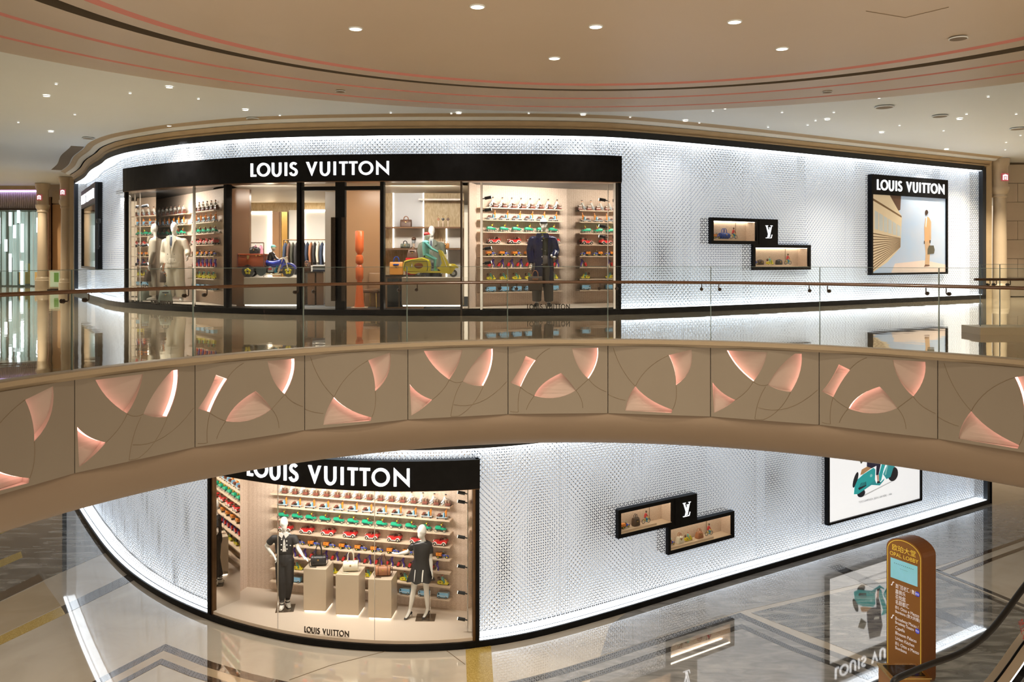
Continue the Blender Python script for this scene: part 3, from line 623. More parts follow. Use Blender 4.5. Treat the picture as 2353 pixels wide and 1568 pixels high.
# ---------------------------------------------------------------- posters
def flat(parent, name, m, pts, y=-.004, t=.003): return MB().prism(pts, y, y-t).build(name, m, parent, False)
def poster(path, zb, s0, s1, z0, z1, label, kind, head=.52):
    W = s1-s0; a = path.pt(s0, -.04, zb+z0); b = path.pt(s1, -.04, zb+z0); W = (b-a).length; H = z1-z0
    o = empty('wall_poster', label=label, cat='poster', mw=Matrix.Translation(a) @ Matrix.Rotation(math.atan2(b.y-a.y, b.x-a.x), 4, 'Z'))
    MB().b2((-.0, .0, 0), (W, .14, H)).build('backing', 'black', o, False)
    fw = .055
    for x0, x1, y0, y1 in ((0, fw, 0, H), (W-fw, W, 0, H), (fw, W-fw, 0, fw), (fw, W-fw, H-head, H)):
        MB().b2((x0, -.05, y0), (x1, .01, y1)).build('frame', 'black', o, False)
    u = W*.88/10.13
    for ch, x in WORD:
        link('letter', letter_mesh(ch, .27, .02, u/.27), 'letter_white', o, mw=Matrix.Translation((W*.06+x*u, -.051, H-.40)))
    iw, ih = W-2*fw, H-head-fw; ox, oz = fw, fw
    def q(u_, v_): return (ox+u_*iw, oz+v_*ih)
    def P(name, m, pts, y=-.004): return flat(o, name, m, [q(*p) for p in pts], y)
    if kind == 'train':
        P('print_sky', 'pr_sky', [(0, 0), (1, 0), (1, 1), (0, 1)], -.001)
        P('print_mist', 'pr_mist', [(.25, 0), (1, 0), (1, .10), (.7, .16), (.3, .12)], -.003)
        P('print_dark_roof', 'pr_brown', [(.23, 1), (.38, 1), (.37, .82), (.33, .80)], -.003)
        P('print_carriage', 'pr_train', [(0, 0), (.20, .14), (.37, .33), (.39, .73), (.23, 1), (0, 1)], -.006)
        for i in range(13): # siding boards of the painted carriage
            t = i/13; P('print_board', 'pr_train_dark', [(0, .02+t*.52), (.37, .335+t*.12), (.37, .342+t*.12), (0, .034+t*.52)], -.009)
        P('print_roof_line', 'pr_train_dark', [(0, .93), (.385, .72), (.385, .74), (0, .96)], -.009)
        for i in range(6):
            x0 = .035+i*.058; x1 = x0+.046; P('print_window', 'pr_glass', [(x0, .56-.10*i*.16), (x1, .553-.10*i*.16), (x1, .82-.30*x1/.37*.72), (x0, .82-.30*x0/.37*.72)], -.010)
        P('print_legs', 'pr_tan', [(.705, .10), (.765, .09), (.775, .25), (.78, .42), (.70, .42), (.715, .25)], -.007)
        P('print_jacket', 'pr_tan2', [(.70, .41), (.785, .42), (.79, .55), (.79, .68), (.765, .73), (.735, .75), (.71, .72), (.695, .60)], -.009)
        P('print_shirt', 'pr_white', [(.72, .74), (.735, .75), (.72, .60), (.712, .62)], -.011)
        P('print_arm', 'pr_tan', [(.77, .71), (.79, .68), (.79, .45), (.765, .42)], -.011)
        P('print_head', 'pr_skin', [(q_[0], q_[1]) for q_ in arc(.727, .795, .023, .042, 0, 340, 12)]+[(.735, .755), (.718, .755)], -.010)
        P('print_hand', 'pr_skin', [(.765, .43), (.785, .43), (.78, .39), (.768, .39)], -.012); P('print_hand', 'pr_skin', [(.69, .42), (.70, .42), (.70, .38), (.69, .38)], -.012)
        P('print_bag', 'pr_bag', [(.74, .24), (.83, .25), (.84, .30), (.825, .36), (.76, .36), (.74, .31)], -.013)
        P('print_shoe', 'pr_brown', [(.69, .075), (.77, .085), (.765, .10), (.71, .105)], -.010)
    elif kind == 'scooter':
        P('print_ground', 'poster_white', [(0, 0), (1, 0), (1, 1), (0, 1)], -.001)
        def S(name, m, pts, y): return P(name, m, [(.245+(x-225)/340*.51, .205+(330-z)/340*.60) for x, z in pts], y)  # traced proportions
        S('print_shadow', 'pr_grey', [(285, 335), (520, 275), (525, 268), (300, 322)], -.003)
        S('print_tyre', 'pr_tyre', arc(520, 225, 38, 50, 0, 345, 20), -.004)
        S('print_tyre', 'pr_tyre', arc(287, 305, 28, 27, 0, 345, 16), -.004)
        S('print_spare', 'pr_tyre', [(p[0]+(p[1]-205)*-.28, p[1]) for p in arc(247, 205, 15, 50, 0, 345, 18)], -.004)
        S('print_seat', 'pr_tan2', [(280, 180), (290, 145), (335, 130), (360, 150), (300, 178)], -.005)
        S('print_body', 'pr_teal', [(235, 300), (240, 250), (262, 205), (300, 180), (375, 150), (388, 165), (385, 235), (360, 265), (265, 305)], -.006)
        S('print_floor', 'pr_teal2', [(265, 305), (360, 265), (420, 282), (450, 255), (455, 240), (425, 262), (395, 262), (385, 235)], -.007)
        S('print_shield', 'pr_teal', [(400, 262), (430, 250), (445, 190), (470, 120), (485, 90), (470, 70), (430, 70), (445, 100), (425, 170), (405, 230)], -.008)
        S('print_fender', 'pr_teal2', [(445, 210), (470, 160), (500, 110), (535, 105), (560, 130), (562, 160), (540, 165), (520, 185), (500, 240), (470, 250)], -.009)
        S('print_stripe', 'pr_teal3', [(455, 215), (475, 140), (490, 110), (500, 110), (482, 150), (465, 220)], -.011)
        S('print_grille', 'pr_tyre', [(265, 268), (285, 235), (320, 232), (322, 262), (272, 280)], -.008)
        for i in range(4): S('print_grille_bar', 'pr_teal', [(266+i*6, 262-i*7), (318, 255-i*7), (318, 252-i*7), (268+i*6, 258-i*7)], -.010)
        S('print_badge', 'pr_teal3', arc(357, 200, 9, 10, 0, 330, 10), -.010)
        S('print_trousers', 'pr_navy', [(325, 130), (345, 60), (430, 55), (425, 140), (410, 205), (392, 205), (395, 140), (360, 150)], -.012)
        S('print_sock', 'pr_sock', [(395, 205), (412, 205), (414, 250), (400, 250)], -.013)
        S('print_shoe', 'pr_tyre', [(398, 250), (416, 250), (425, 262), (400, 264)], -.013)
        S('print_coat', 'pr_navy', [(325, 130), (330, 40), (345, -60), (420, -70), (440, 0), (430, 60)], -.011)
        S('print_glove', 'pr_white', [(375, 62), (415, 55), (412, 72), (380, 78)], -.014)
        S('print_bag', 'pr_bag', [(262, 50), (285, 105), (325, 60), (305, 20)], -.009)
        cu = bpy.data.curves.new('t', 'FONT'); cu.body = 'TOYS CAMPAIGN. JEAN LARIVIÈRE - 1994'; cu.size = .075; t = bpy.data.objects.new('t', cu); COL.objects.link(t)
        me = bpy.data.meshes.new_from_object(t.evaluated_get(bpy.context.evaluated_depsgraph_get())); bpy.data.objects.remove(t)
        x, z = q(.31, .135); link('print_caption', me, 'pr_ink', o, mw=Matrix.Translation((x, -.006, z)) @ Matrix.Rotation(PI/2, 4, 'X') @ Matrix.Diagonal((iw*.40/1.5, 1, 1, 1)))
    MB().b2((fw, -.030, fw), (W-fw, -.026, H-head)).build('cover_glass', 'glass', o, False)
    return o
for n_, c_, e_ in (('pr_sky', (.40, .50, .64), .42), ('pr_mist', (.72, .58, .50), .4), ('pr_train', (.66, .52, .34), .4), ('pr_train_dark', (.22, .12, .05), .2), ('pr_glass', (.52, .53, .50), .35), ('pr_tan', (.52, .34, .20), .35),
                   ('pr_tan2', (.60, .33, .16), .35), ('pr_white', (.8, .78, .72), .4), ('pr_skin', (.06, .03, .02), .1), ('pr_bag', (.10, .09, .06), .2), ('pr_brown', (.16, .08, .05), .2), ('pr_grey', (.62, .62, .64), .4),
                   ('pr_tyre', (.02, .025, .05), .1), ('pr_teal', (.03, .45, .47), .4), ('pr_teal2', (.04, .36, .40), .4), ('pr_teal3', (.30, .68, .68), .4), ('pr_navy', (.02, .02, .08), .15), ('pr_sock', (.75, .45, .38), .35), ('pr_ink', (.05, .05, .06), .1)):
    mat(n_, c_, .4, emit=e_, noise=(1.6, .8, (.52, .53, .58)) if n_ == 'pr_sky' else (6, .3, tuple(min(1, x*1.15) for x in c_)))
r = UR['poster']; poster(up_path, 0, *r, 'framed lightbox poster of a standing man in a tan suit beside a train', 'train')
r = LR['poster']; poster(lo_path, ZL, *r, 'framed white lightbox poster of a turquoise scooter near the lobby floor', 'scooter')
# narrow screen panel on the far curved end of the upper facade
r = UR['side']; a = up_path.pt(r[0], .02, r[2]); b = up_path.pt(r[1], .02, r[2]); W = (b-a).length; H = r[3]-r[2]
o = empty('wall_screen', label='narrow dark glass panel under white letters on the far curved facade end', cat='screen', mw=Matrix.Translation(a) @ Matrix.Rotation(math.atan2(b.y-a.y, b.x-a.x), 4, 'Z'))
MB().b2((0, 0, 0), (W, .14, H)).build('backing', 'black', o, False)
for x0, x1, z0, z1 in ((0, .07, 0, H), (W-.07, W, 0, H), (.07, W-.07, 0, .07), (.07, W-.07, H-.55, H)): MB().b2((x0, -.06, z0), (x1, .01, z1)).build('frame', 'charcoal', o, False)
MB().b2((.07, -.02, .07), (W-.07, -.005, H-.55)).build('screen_glass', mat('screen_dark', (.10, .07, .05), .05, .7), o, False)
for ch, x in WORD: link('letter', letter_mesh(ch, .27, .02, W*.88/10.13/.27), 'letter_white', o, mw=Matrix.Translation((W*.06+x*W*.88/10.13, -.061, H-.42)))
s = su(237); o = empty('door_pull', label='slim black upright bar fixed to the curved white facade', cat='handle', mw=up_path.frame(s, .06, 0))
MB().rbox((0, -.06, 1.78), (.05, .05, .72), .01).build('bar', 'charcoal', o); MB().rbox((.02, -.05, 2.16), (.11, .10, .12), .02).build('camera_head', 'charcoal', o); MB().cyl((0, -.01, 1.5), (0, -.05, 1.5), .02).build('standoff', 'charcoal', o)
# ---------------------------------------------------------------- Z-shaped wall vitrines with the monogram
def lv(o, cx, cz, h, y):
    k = h
    def g(pts): return [(cx+x*k, cz+z*k) for x, z in pts]
    def st(pts, wd, y_):
        L, R_ = stroke([(cx+x*k, cz+z*k) for x, z in pts], wd*k); n = len(L)
        MB().prism([tuple(p) for p in L]+[tuple(p) for p in R_[::-1]], y_, y_-.012).build('monogram_stroke', 'letter_white', o, False)
    st([(-.25, .47), (.06, -.38)], .12, y); st([(.06, -.38), (.31, .47)], .045, y); st([(-.37, .48), (-.09, .48)], .045, y); st([(.18, .48), (.42, .48)], .045, y)
    st([(.11, .32), (-.14, -.46)], .085, y-.004); st([(-.02, .33), (.20, .33)], .035, y-.004); st([(-.36, -.475), (.26, -.475)], .05, y-.004); st([(.25, -.475), (.34, -.22)], .05, y-.004)
def vitrine(path, zb, r1, r2, split, label):
    a = path.pt(r1[0], -.03, zb+r2[2]); ang = path.ang((r1[0]+r2[1])/2); o = empty('wall_vitrine', label=label, cat='display case', mw=Matrix.Translation(a) @ Matrix.Rotation(ang, 4, 'Z'))
    W1 = r1[1]-r1[0]; x2 = r2[0]-r1[0]; x3 = r2[1]-r1[0]; z1 = r1[2]-r2[2]; z2 = r1[3]-r2[2]; zt = r2[3]-r2[2]-.045; D = .42; fr = .075
    xs = split
    def shell(x0, x1, za, zc, nm):
        MB().b2((x0, .30, za), (x1, D, zc)).build('back_wall', 'wallpaper', o, False)
        for p, q_ in (((x0-fr, -.02, za-fr), (x0, D, zc+fr)), ((x1, -.02, za-fr), (x1+fr, D, zc+fr)), ((x0, -.02, zc), (x1, D, zc+fr)), ((x0, -.02, za-fr), (x1, D, za))):
            MB().b2(p, q_).build('frame', 'black', o, False)
        MB().b2((x0, .0, za), (x1, .30, za+.004)).build('floor_board', 'shelf_beige', o, False)
        MB().b2((x0+.02, .04, za+.004), (x0+(x1-x0)*.72, .26, za+.045)).build('riser', 'shelf_beige', o, False)
        MB().b2((x0+(x1-x0)*.74, .292, za), (x0+(x1-x0)*.745, .30, zc)).build('panel_joint', 'groove', o, False)
        MB().b2((x0+.02, .25, zc-.008), (x1-.02, .29, zc-.002)).build('led_strip', 'led_warm', o, False)
        MB().b2((x0+.02, .02, zc-.008), (x1-.02, .05, zc-.002)).build('led_strip', 'led_warm', o, False)
        MB().b2((x1-.012, .03, za), (x1, .30, zc)).build('side_lining', 'wallpaper', o, False); MB().b2((x0, .03, za), (x0+.012, .30, zc)).build('side_lining', 'wallpaper', o, False)
        MB().b2((x0, -.004, za), (x1, .002, zc)).build('front_glass', 'glass', o, False)
    shell(fr, xs-fr, z1+fr, z2-fr, 'a')
    MB().b2((xs, -.03, z1), (W1, D, z2)).build('monogram_panel', 'black', o, False)
    lv(o, (xs+W1)/2, (z1+z2)/2+.0, .30, -.031)
    shell(x2+fr, x3-fr, fr, zt-fr, 'b')
    return o, dict(fr=fr, z1=z1+fr+.045, z0=fr+.045, x0=fr, x1=xs-fr, x2=x2+fr, x3=x3-fr)
vu, vuL = vitrine(up_path, 0, UR['b1'], UR['b2'], su(1746)-UR['b1'][0], 'black framed stepped wall vitrine with white monogram on the upper facade')
vl, vlL = vitrine(lo_path, ZL, LR['b1'], LR['b2'], sl_(1552)-LR['b1'][0], 'black framed stepped wall vitrine with white monogram on the lower facade')
# ================================================================ SHOP WINDOWS (architecture)
def wallq(name, m, a, b, z0, z1, t=.05, parent=None, label=None, kind='structure'):
    """upright panel from plan point a to b, thickness away from the viewer"""
    a = Vector(a); b = Vector(b); d = (b-a).normalized(); n = Vector((-d.y, d.x))
    pts = [a, b, b+n*t, a+n*t]; mb = MB().hprism([tuple(p) for p in pts], z0, z1); o = mb.build(name, m, parent, False)
    if label: tag(o, label, kind=kind)
    return o
def wframe(a, b, z=0):
    a = Vector(a); b = Vector(b); return Matrix.Translation((a.x, a.y, z)) @ Matrix.Rotation(math.atan2(b.y-a.y, b.x-a.x), 4, 'Z')
def floorpoly(name, m, pts, z0, z1, label): return tag(MB().hprism(pts, z0, z1).build(name, m, None, False), label, kind='structure')
def front(path, s0, s1, off, n=16): return [tuple(path.pt(q, off).xy) for q in np.linspace(s0, s1, n)]
SH = [2.30, 2.03, 1.765, 1.50, 1.235, .975, .70, .44]
# ---- lower window
LB0, LB1 = Vector((-5.72, 18.15)), Vector((-.80, 16.88))
zf = ZL+.18
floorpoly('floor_window', 'window_floor', front(lo_path, LW[0], LW[1], -.02)+[(-.72, 16.9), (-5.75, 18.2), (-6.25, 17.6)], ZL+.01, zf, 'pale floor of the lower shop window')
floorpoly('ceiling_window', 'charcoal', front(lo_path, LW[0], LW[1], -.10)+[(-.70, 17.0), (-5.75, 18.3), (-6.3, 17.6)], ZL+3.02, ZL+3.10, 'dark ceiling of the lower shop window')
tag(wallq('wall_window', 'wallpaper', LB0, LB1, zf, ZL+3.02), 'patterned beige back wall of the lower shop window', kind='structure')
d_ = (LB1-LB0).normalized(); c0 = lo_path.pt(LW[0]+.06, -.06); c1 = lo_path.pt(LW[1]-.07, -.06)
wl_ = wallq('wall_window', 'wallpaper', c0.xy.lerp(LB0, .04), LB0, zf, ZL+3.02, .04, None, 'patterned beige side wall of the lower shop window')
wallq('mirror_strip', 'mirror', c0.xy, c0.xy.lerp(LB0, .04), zf, ZL+3.02, .04, wl_)
mid = c1.xy.lerp(LB1, .45)
wr_ = wallq('wall_window', 'wallpaper', LB1, mid, zf, ZL+3.02, .04, None, 'patterned beige end wall of the lower shop window')
wallq('mirror_strip', 'mirror', mid, c1.xy, zf, ZL+3.02, .03, wr_)
lw = empty('window_1', lo_path.pt(LW[0], 0, zf), 0, 'tall curved glazing of the lower shop window', kind='structure'); inv = Matrix.Translation(-lo_path.pt(LW[0], 0, zf))
cuts = [LW[0]+.07, sl_(636), sl_(859), LW[1]-.07]
for a, b in zip(cuts[:-1], cuts[1:]):
    lo_path.slab(a+.006, b-.006, -.03, -.045, ZL+.12, ZL+2.98, .12).build('glass_pane', 'glass', lw, True, inv)
for c in cuts[1:-1]: lo_path.slab(c-.005, c+.005, -.028, -.047, ZL+.12, ZL+2.98).build('glass_joint', 'chrome', lw, False, inv)
lo_path.slab(LW[0]+.07, LW[0]+.12, .0, -.10, ZL+.12, ZL+2.98).build('jamb', 'bronze', lw, False, inv); lo_path.slab(LW[1]-.12, LW[1]-.07, .0, -.10, ZL+.12, ZL+2.98).build('jamb', 'bronze', lw, False, inv)
# ---- upper left window
UL0, UL1 = Vector((-10.35, 23.8)), Vector((-6.62, 19.3))
WL = (UW[0], su(516)); zfu = .12
floorpoly('floor_window', 'window_floor', front(up_path, WL[0], WL[1], -.02)+[(-6.3, 19.2), (-10.4, 23.9), (-9.95, 21.2)], .01, zfu, 'pale floor of the window with the cream suits')
floorpoly('ceiling_window', 'charcoal', front(up_path, WL[0], WL[1], -.10)+[(-6.3, 19.3), (-10.6, 24), (-10, 21.2)], 2.80, 2.88, 'dark ceiling of the window with the cream suits')
tag(wallq('wall_window', 'wallpaper', UL0, UL1, zfu, 2.8), 'patterned beige back wall of the window with the cream suits', kind='structure')
cl = up_path.pt(WL[0]+.1, -.1); wallq('wall_window', mat('mirror_dark', (.72, .67, .60), .10, 1), cl.xy, UL0, zfu, 2.8, .04, None, 'mirrored side wall of the window with the cream suits')
cr = up_path.pt(WL[1], -.1); wallq('wall_window', 'mirror', UL1, cr.xy, zfu, 2.8, .03, None, 'mirrored end of the window with the cream suits')
# ---- upper right window
UB0, UB1 = Vector((-.78, 18.42)), Vector((1.28, 19.55)); WR = (su(1062), UW[1])
floorpoly('floor_window', 'window_floor', front(up_path, WR[0], WR[1], -.02)+[(2.0, 18.4), (1.3, 19.65), (-1.1, 18.5)], .01, zfu, 'pale floor of the window with the navy coat')
floorpoly('ceiling_window', 'charcoal', front(up_path, WR[0], WR[1], -.10)+[(2.1, 18.4), (1.3, 19.75), (-1.1, 18.6)], 2.80, 2.88, 'dark ceiling of the window with the navy coat')
tag(wallq('wall_window', 'wallpaper', UB0, UB1, zfu, 2.8), 'patterned beige back wall of the window with the navy coat', kind='structure')
cr = up_path.pt(WR[1]-.1, -.12); wallq('wall_window', 'mirror', UB1, cr.xy, zfu, 2.8, .03, None, 'mirrored side wall of the window with the navy coat')
pm = UB1.lerp(cr.xy, .42); 
cl = up_path.pt(WR[0]+.02, -.12); cm = up_path.pt(su(1086), -.35)
wallq('wall_window', 'wallpaper', cl.xy+Vector((.10, .35)), UB0, zfu, 2.8, .03, None, 'narrow patterned panel beside the window with the navy coat')
# ---- glazing of the upper front
uw = empty('window_2', up_path.pt(UW[0], 0, 0), 0, 'curved glazing and dark mullions of the upper shop front', kind='structure'); inv = Matrix.Translation(-up_path.pt(UW[0], 0, 0))
for a, b in ((290, 443), (443, 515), (523, 682), (883, 1057), (1063, 1104), (1106, 1414)):
    up_path.slab(su(a)+.01, su(b)-.01, -.03, -.045, .12, 2.78, .15).build('glass_pane', 'glass', uw, True, inv)
for a, b, m, o0, o1, z0 in ((516, 522, 'black', .03, -.14, .0), (683, 691, 'black', .03, -.14, 0), (876, 882, 'black', .03, -.14, 0), (1057.5, 1062.5, 'dark_bronze', .03, -.14, 0), (774, 789, 'black', .0, -.14, 0)):
    up_path.slab(su(a), su(b), o0, o1, z0, 2.78).build('mullion', m, uw, False, inv)
for a, b, m in ((441.5, 444.5, 'chrome'), (1103, 1107, 'chrome'), (1411, 1415, 'chrome'), (290, 294, 'chrome')): up_path.slab(su(a), su(b), -.02, -.06, .12, 2.78).build('glass_joint', m, uw, False, inv)
for a, b in ((691, 774), (789, 876)):
    dr = empty('door_%d' % (1 if a == 691 else 2), up_path.pt(su(a), 0, 0), 0, 'tall glass entrance door with dark frame and ribbed pull, %s leaf' % ('left' if a == 691 else 'right'), kind='structure'); di = Matrix.Translation(-up_path.pt(su(a), 0, 0))
    up_path.slab(su(a)+.03, su(b)-.03, -.05, -.065, .02, 2.60, .2).build('glass_pane', 'glass', dr, False, di)
    for p0, p1, z0, z1 in ((a, a+3, 0, 2.78), (b-3, b, 0, 2.78), (a, b, 2.60, 2.68), (a, b, 0, .03)): up_path.slab(su(p0), su(p1), .0, -.12, z0, z1).build('door_frame', 'black', dr, False, di)
    h0, h1 = (764, 774.5) if a == 691 else (788.5, 797)
    up_path.slab(su(h0), su(h1), .10, .06, .30, 2.03).build('pull_plate', 'dark_bronze', dr, False, di)
    for i in range(4):
        q = su(h0)+(su(h1)-su(h0))*(i+.5)/4; p = up_path.pt(q, .105, 0); MB().cyl((p.x, p.y, .30), (p.x, p.y, 2.03), .011, n=8).build('pull_rib', 'dark_bronze', dr, True, di)
# ---- inside the upper shop
floorpoly('floor_shop', 'carpet', front(up_path, su(516), su(1062), -.15)+[(.3, 25.5), (-9, 25.5), (-6.9, 19.4)], .0, .015, 'blue grey carpet inside the upper shop')
floorpoly('ceiling_shop', 'ceiling_plaster', front(up_path, su(516), su(1062), -.13)+[(.3, 25.6), (-9, 25.6), (-6.9, 19.4)], 2.80, 2.86, 'plaster ceiling inside the upper shop')
def X(px, Y): return (px-CX)*Y/F
def Zz(py, Y): return EYE-(py-HY)*Y/F
def pan(name, m, px0, px1, py0, py1, Y, t=.06, parent=None, label=None, z0=None, z1=None):
    o = MB().b2((X(px0, Y), Y, Zz(py1, Y) if z0 is None else z0), (X(px1, Y), Y+t, Zz(py0, Y) if z1 is None else z1)).build(name, m, parent, False)
    if label: tag(o, label, kind='structure')
    return o
bw = pan('wall_shop', 'straw', 500, 880, 0, 0, 24.6, .1, None, 'woven straw back wall inside the upper shop', .0, 2.8)
pan('lit_niche', 'niche_white', 560, 626, 485, 690, 24.5, .08, bw, None, .05); pan('niche_side', 'tan_panel', 626, 641, 487, 690, 24.4, .08, bw, None, .05)
pan('light_line', 'led_warm', 617, 624, 488, 640, 24.47, .02, bw); pan('light_line', 'led_warm', 560, 624, 488, 491, 24.47, .02, bw)
pan('timber_strip', 'tan_panel', 640, 646, 487, 690, 24.45, .1, bw, None, .05); pan('timber_strip', 'brass', 647, 660, 487, 690, 24.4, .1, bw, None, .05)
pan('lit_niche', 'niche_white', 664, 748, 483, 690, 24.5, .08, bw, None, .05); pan('light_line', 'led_warm', 690, 748, 482, 486, 24.47, .02, bw); pan('light_line', 'led_warm', 690, 697, 486, 650, 24.47, .02, bw)
pan('wall_shop', 'brown_panel', 518, 573.5, 0, 0, 19.7, .12, None, 'tall polished brown panel inside the shop beside the motorcycle', .0, 2.8)
pan('wall_shop', mat('stone_grey', (.25, .21, .17), .3), 747, 779, 0, 0, 20.4, .3, None, 'grey stone pier inside the shop behind the entrance', .0, 2.8)
pan('wall_shop', 'tan_panel', 786, 884, 0, 0, 20.2, .10, None, 'tall tan panel inside the shop behind the orange totem', .0, 2.8)
b4 = pan('wall_shop', 'straw', 880, 1066, 0, 0, 20.9, .1, None, 'straw wall with lit niches behind the yellow scooter', .0, 2.8)
pan('lit_niche', mat('niche_grey', (.62, .63, .66), .5), 903, 974, 426, 521, 20.84, .07, b4); pan('lit_niche', 'niche_white', 903, 974, 523, 570, 20.84, .07, b4)
pan('light_line', 'led_soft', 902, 905, 427, 570, 20.82, .02, b4); pan('light_line', 'led_soft', 972, 974.5, 427, 570, 20.82, .02, b4)
pan('lit_niche', 'niche_white', 1025, 1062, 523, 570, 20.84, .07, b4); pan('lit_niche', 'niche_white', 1025, 1062, 572, 660, 20.84, .07, b4)
pan('light_line', 'led_soft', 1024, 1027, 523, 660, 20.82, .02, b4); pan('light_line', 'led_soft', 1025, 1062, 522.5, 525, 20.82, .02, b4)
for (a, b, y) in ((963, 1062, 458), (885, 1062, 522), (885, 1062, 571)):
    z = Zz(y, 20.5); MB().b2((X(a, 20.5), 20.35, z-.035), (X(b, 20.5), 20.84, z)).build('display_shelf', 'brown_panel', b4, False)
wallq('wall_shop', 'straw', (-9, 25.4), (-6.7, 19.6), 0, 2.8, .05, None, 'straw side wall of the shop behind the brown panel')
# ================================================================ TOYS AND STATUES  (local x = forward, z = up, metres)
def wheel(o, x, y, z, r, w=.03, tyre='toy_black', hub='toy_yellow', n=16, flower=False, spokes=False):
    t = MB()
    if spokes: t.tube([(x+r*.9*math.cos(a), y, z+r*.9*math.sin(a)) for a in [2*PI*i/n for i in range(n)]], r*.12, 5, closed=True)
    else: t.cyl((x, y-w/2, z), (x, y+w/2, z), r, n=n)
    p = t.build('wheel', tyre, o); h = MB(); s = -1 if y <= 0 else 1
    if flower:
        for i in range(5):
            a = 2*PI*i/5+.3; h.ell((x+r*.34*math.cos(a), y-w*.52, z+r*.34*math.sin(a)), (r*.24, w*.15, r*.24), 8, 5)
        h2 = MB().ell((x, y-w*.55, z), (r*.16, w*.2, r*.16), 8, 5).build('hub_center', tyre, p)
    else: h.cyl((x, y-w*.56, z), (x, y+w*.56, z), r*(.22 if spokes else .5), n=10)
    if spokes:
        for i in range(4):
            a = PI*i/4; h.cyl((x-r*.85*math.cos(a), y, z-r*.85*math.sin(a)), (x+r*.85*math.cos(a), y, z+r*.85*math.sin(a)), r*.035, n=4)
    h.build('hub', hub, p)
    return p
def rider(o, hip, lean, s, body, legs, head, hat, hands, foot, knee, armc=None, hatm=None):
    """seated or standing little figure; s = torso length"""
    hip = Vector(hip); sh = hip+Vector((math.sin(lean)*s, 0, math.cos(lean)*s)); hd = sh+Vector((.10*s+math.sin(lean)*.1*s, 0, .48*s))
    t = MB(); t.tube([hip+Vector((0, 0, -.05*s)), hip.lerp(sh, .5), sh, sh+Vector((0, 0, .12*s))], [.26*s, .30*s, .29*s, .11*s], 10); f = t.build('rider_torso', body, o)
    a = MB()
    for y in (-1, 1):
        p0 = sh+Vector((0, y*.27*s, -.06*s)); p2 = Vector(hands)+Vector((0, y*.16*s, 0)); p1 = p0.lerp(p2, .5)+Vector((-.04*s, y*.10*s, -.10*s)); a.tube([p0, p1, p2], [.11*s, .095*s, .06*s], 8); a.ell(p2, (.075*s,)*3, 6, 4)
    a.build('rider_arm', armc or body, o)
    l = MB()
    for y in (-1, 1): l.tube([hip+Vector((0, y*.13*s, 0)), Vector(knee)+Vector((0, y*.17*s, 0)), Vector(foot)+Vector((0, y*.15*s, 0))], [.18*s, .15*s, .09*s], 8); l.rbox(Vector(foot)+Vector((.06*s, y*.15*s, -.03*s)), (.28*s, .12*s, .10*s), .03*s)
    l.build('rider_leg', legs, o)
    h = MB(); h.ell(hd, (.235*s, .21*s, .27*s), 12, 8); h.cyl(sh, hd, .08*s, n=8); h.ell(hd+Vector((.20*s, 0, -.02*s)), (.05*s, .035*s, .05*s), 6, 4); h = h.build('rider_head', head, o)
    c = MB(); c.ell(hd+Vector((-.02*s, 0, .09*s)), (.25*s, .225*s, .20*s), 12, 6); c.b2(hd+Vector((.1*s, -.12*s, .08*s)), hd+Vector((.30*s, .12*s, .11*s))); c.build('rider_cap', hatm or hat, h)
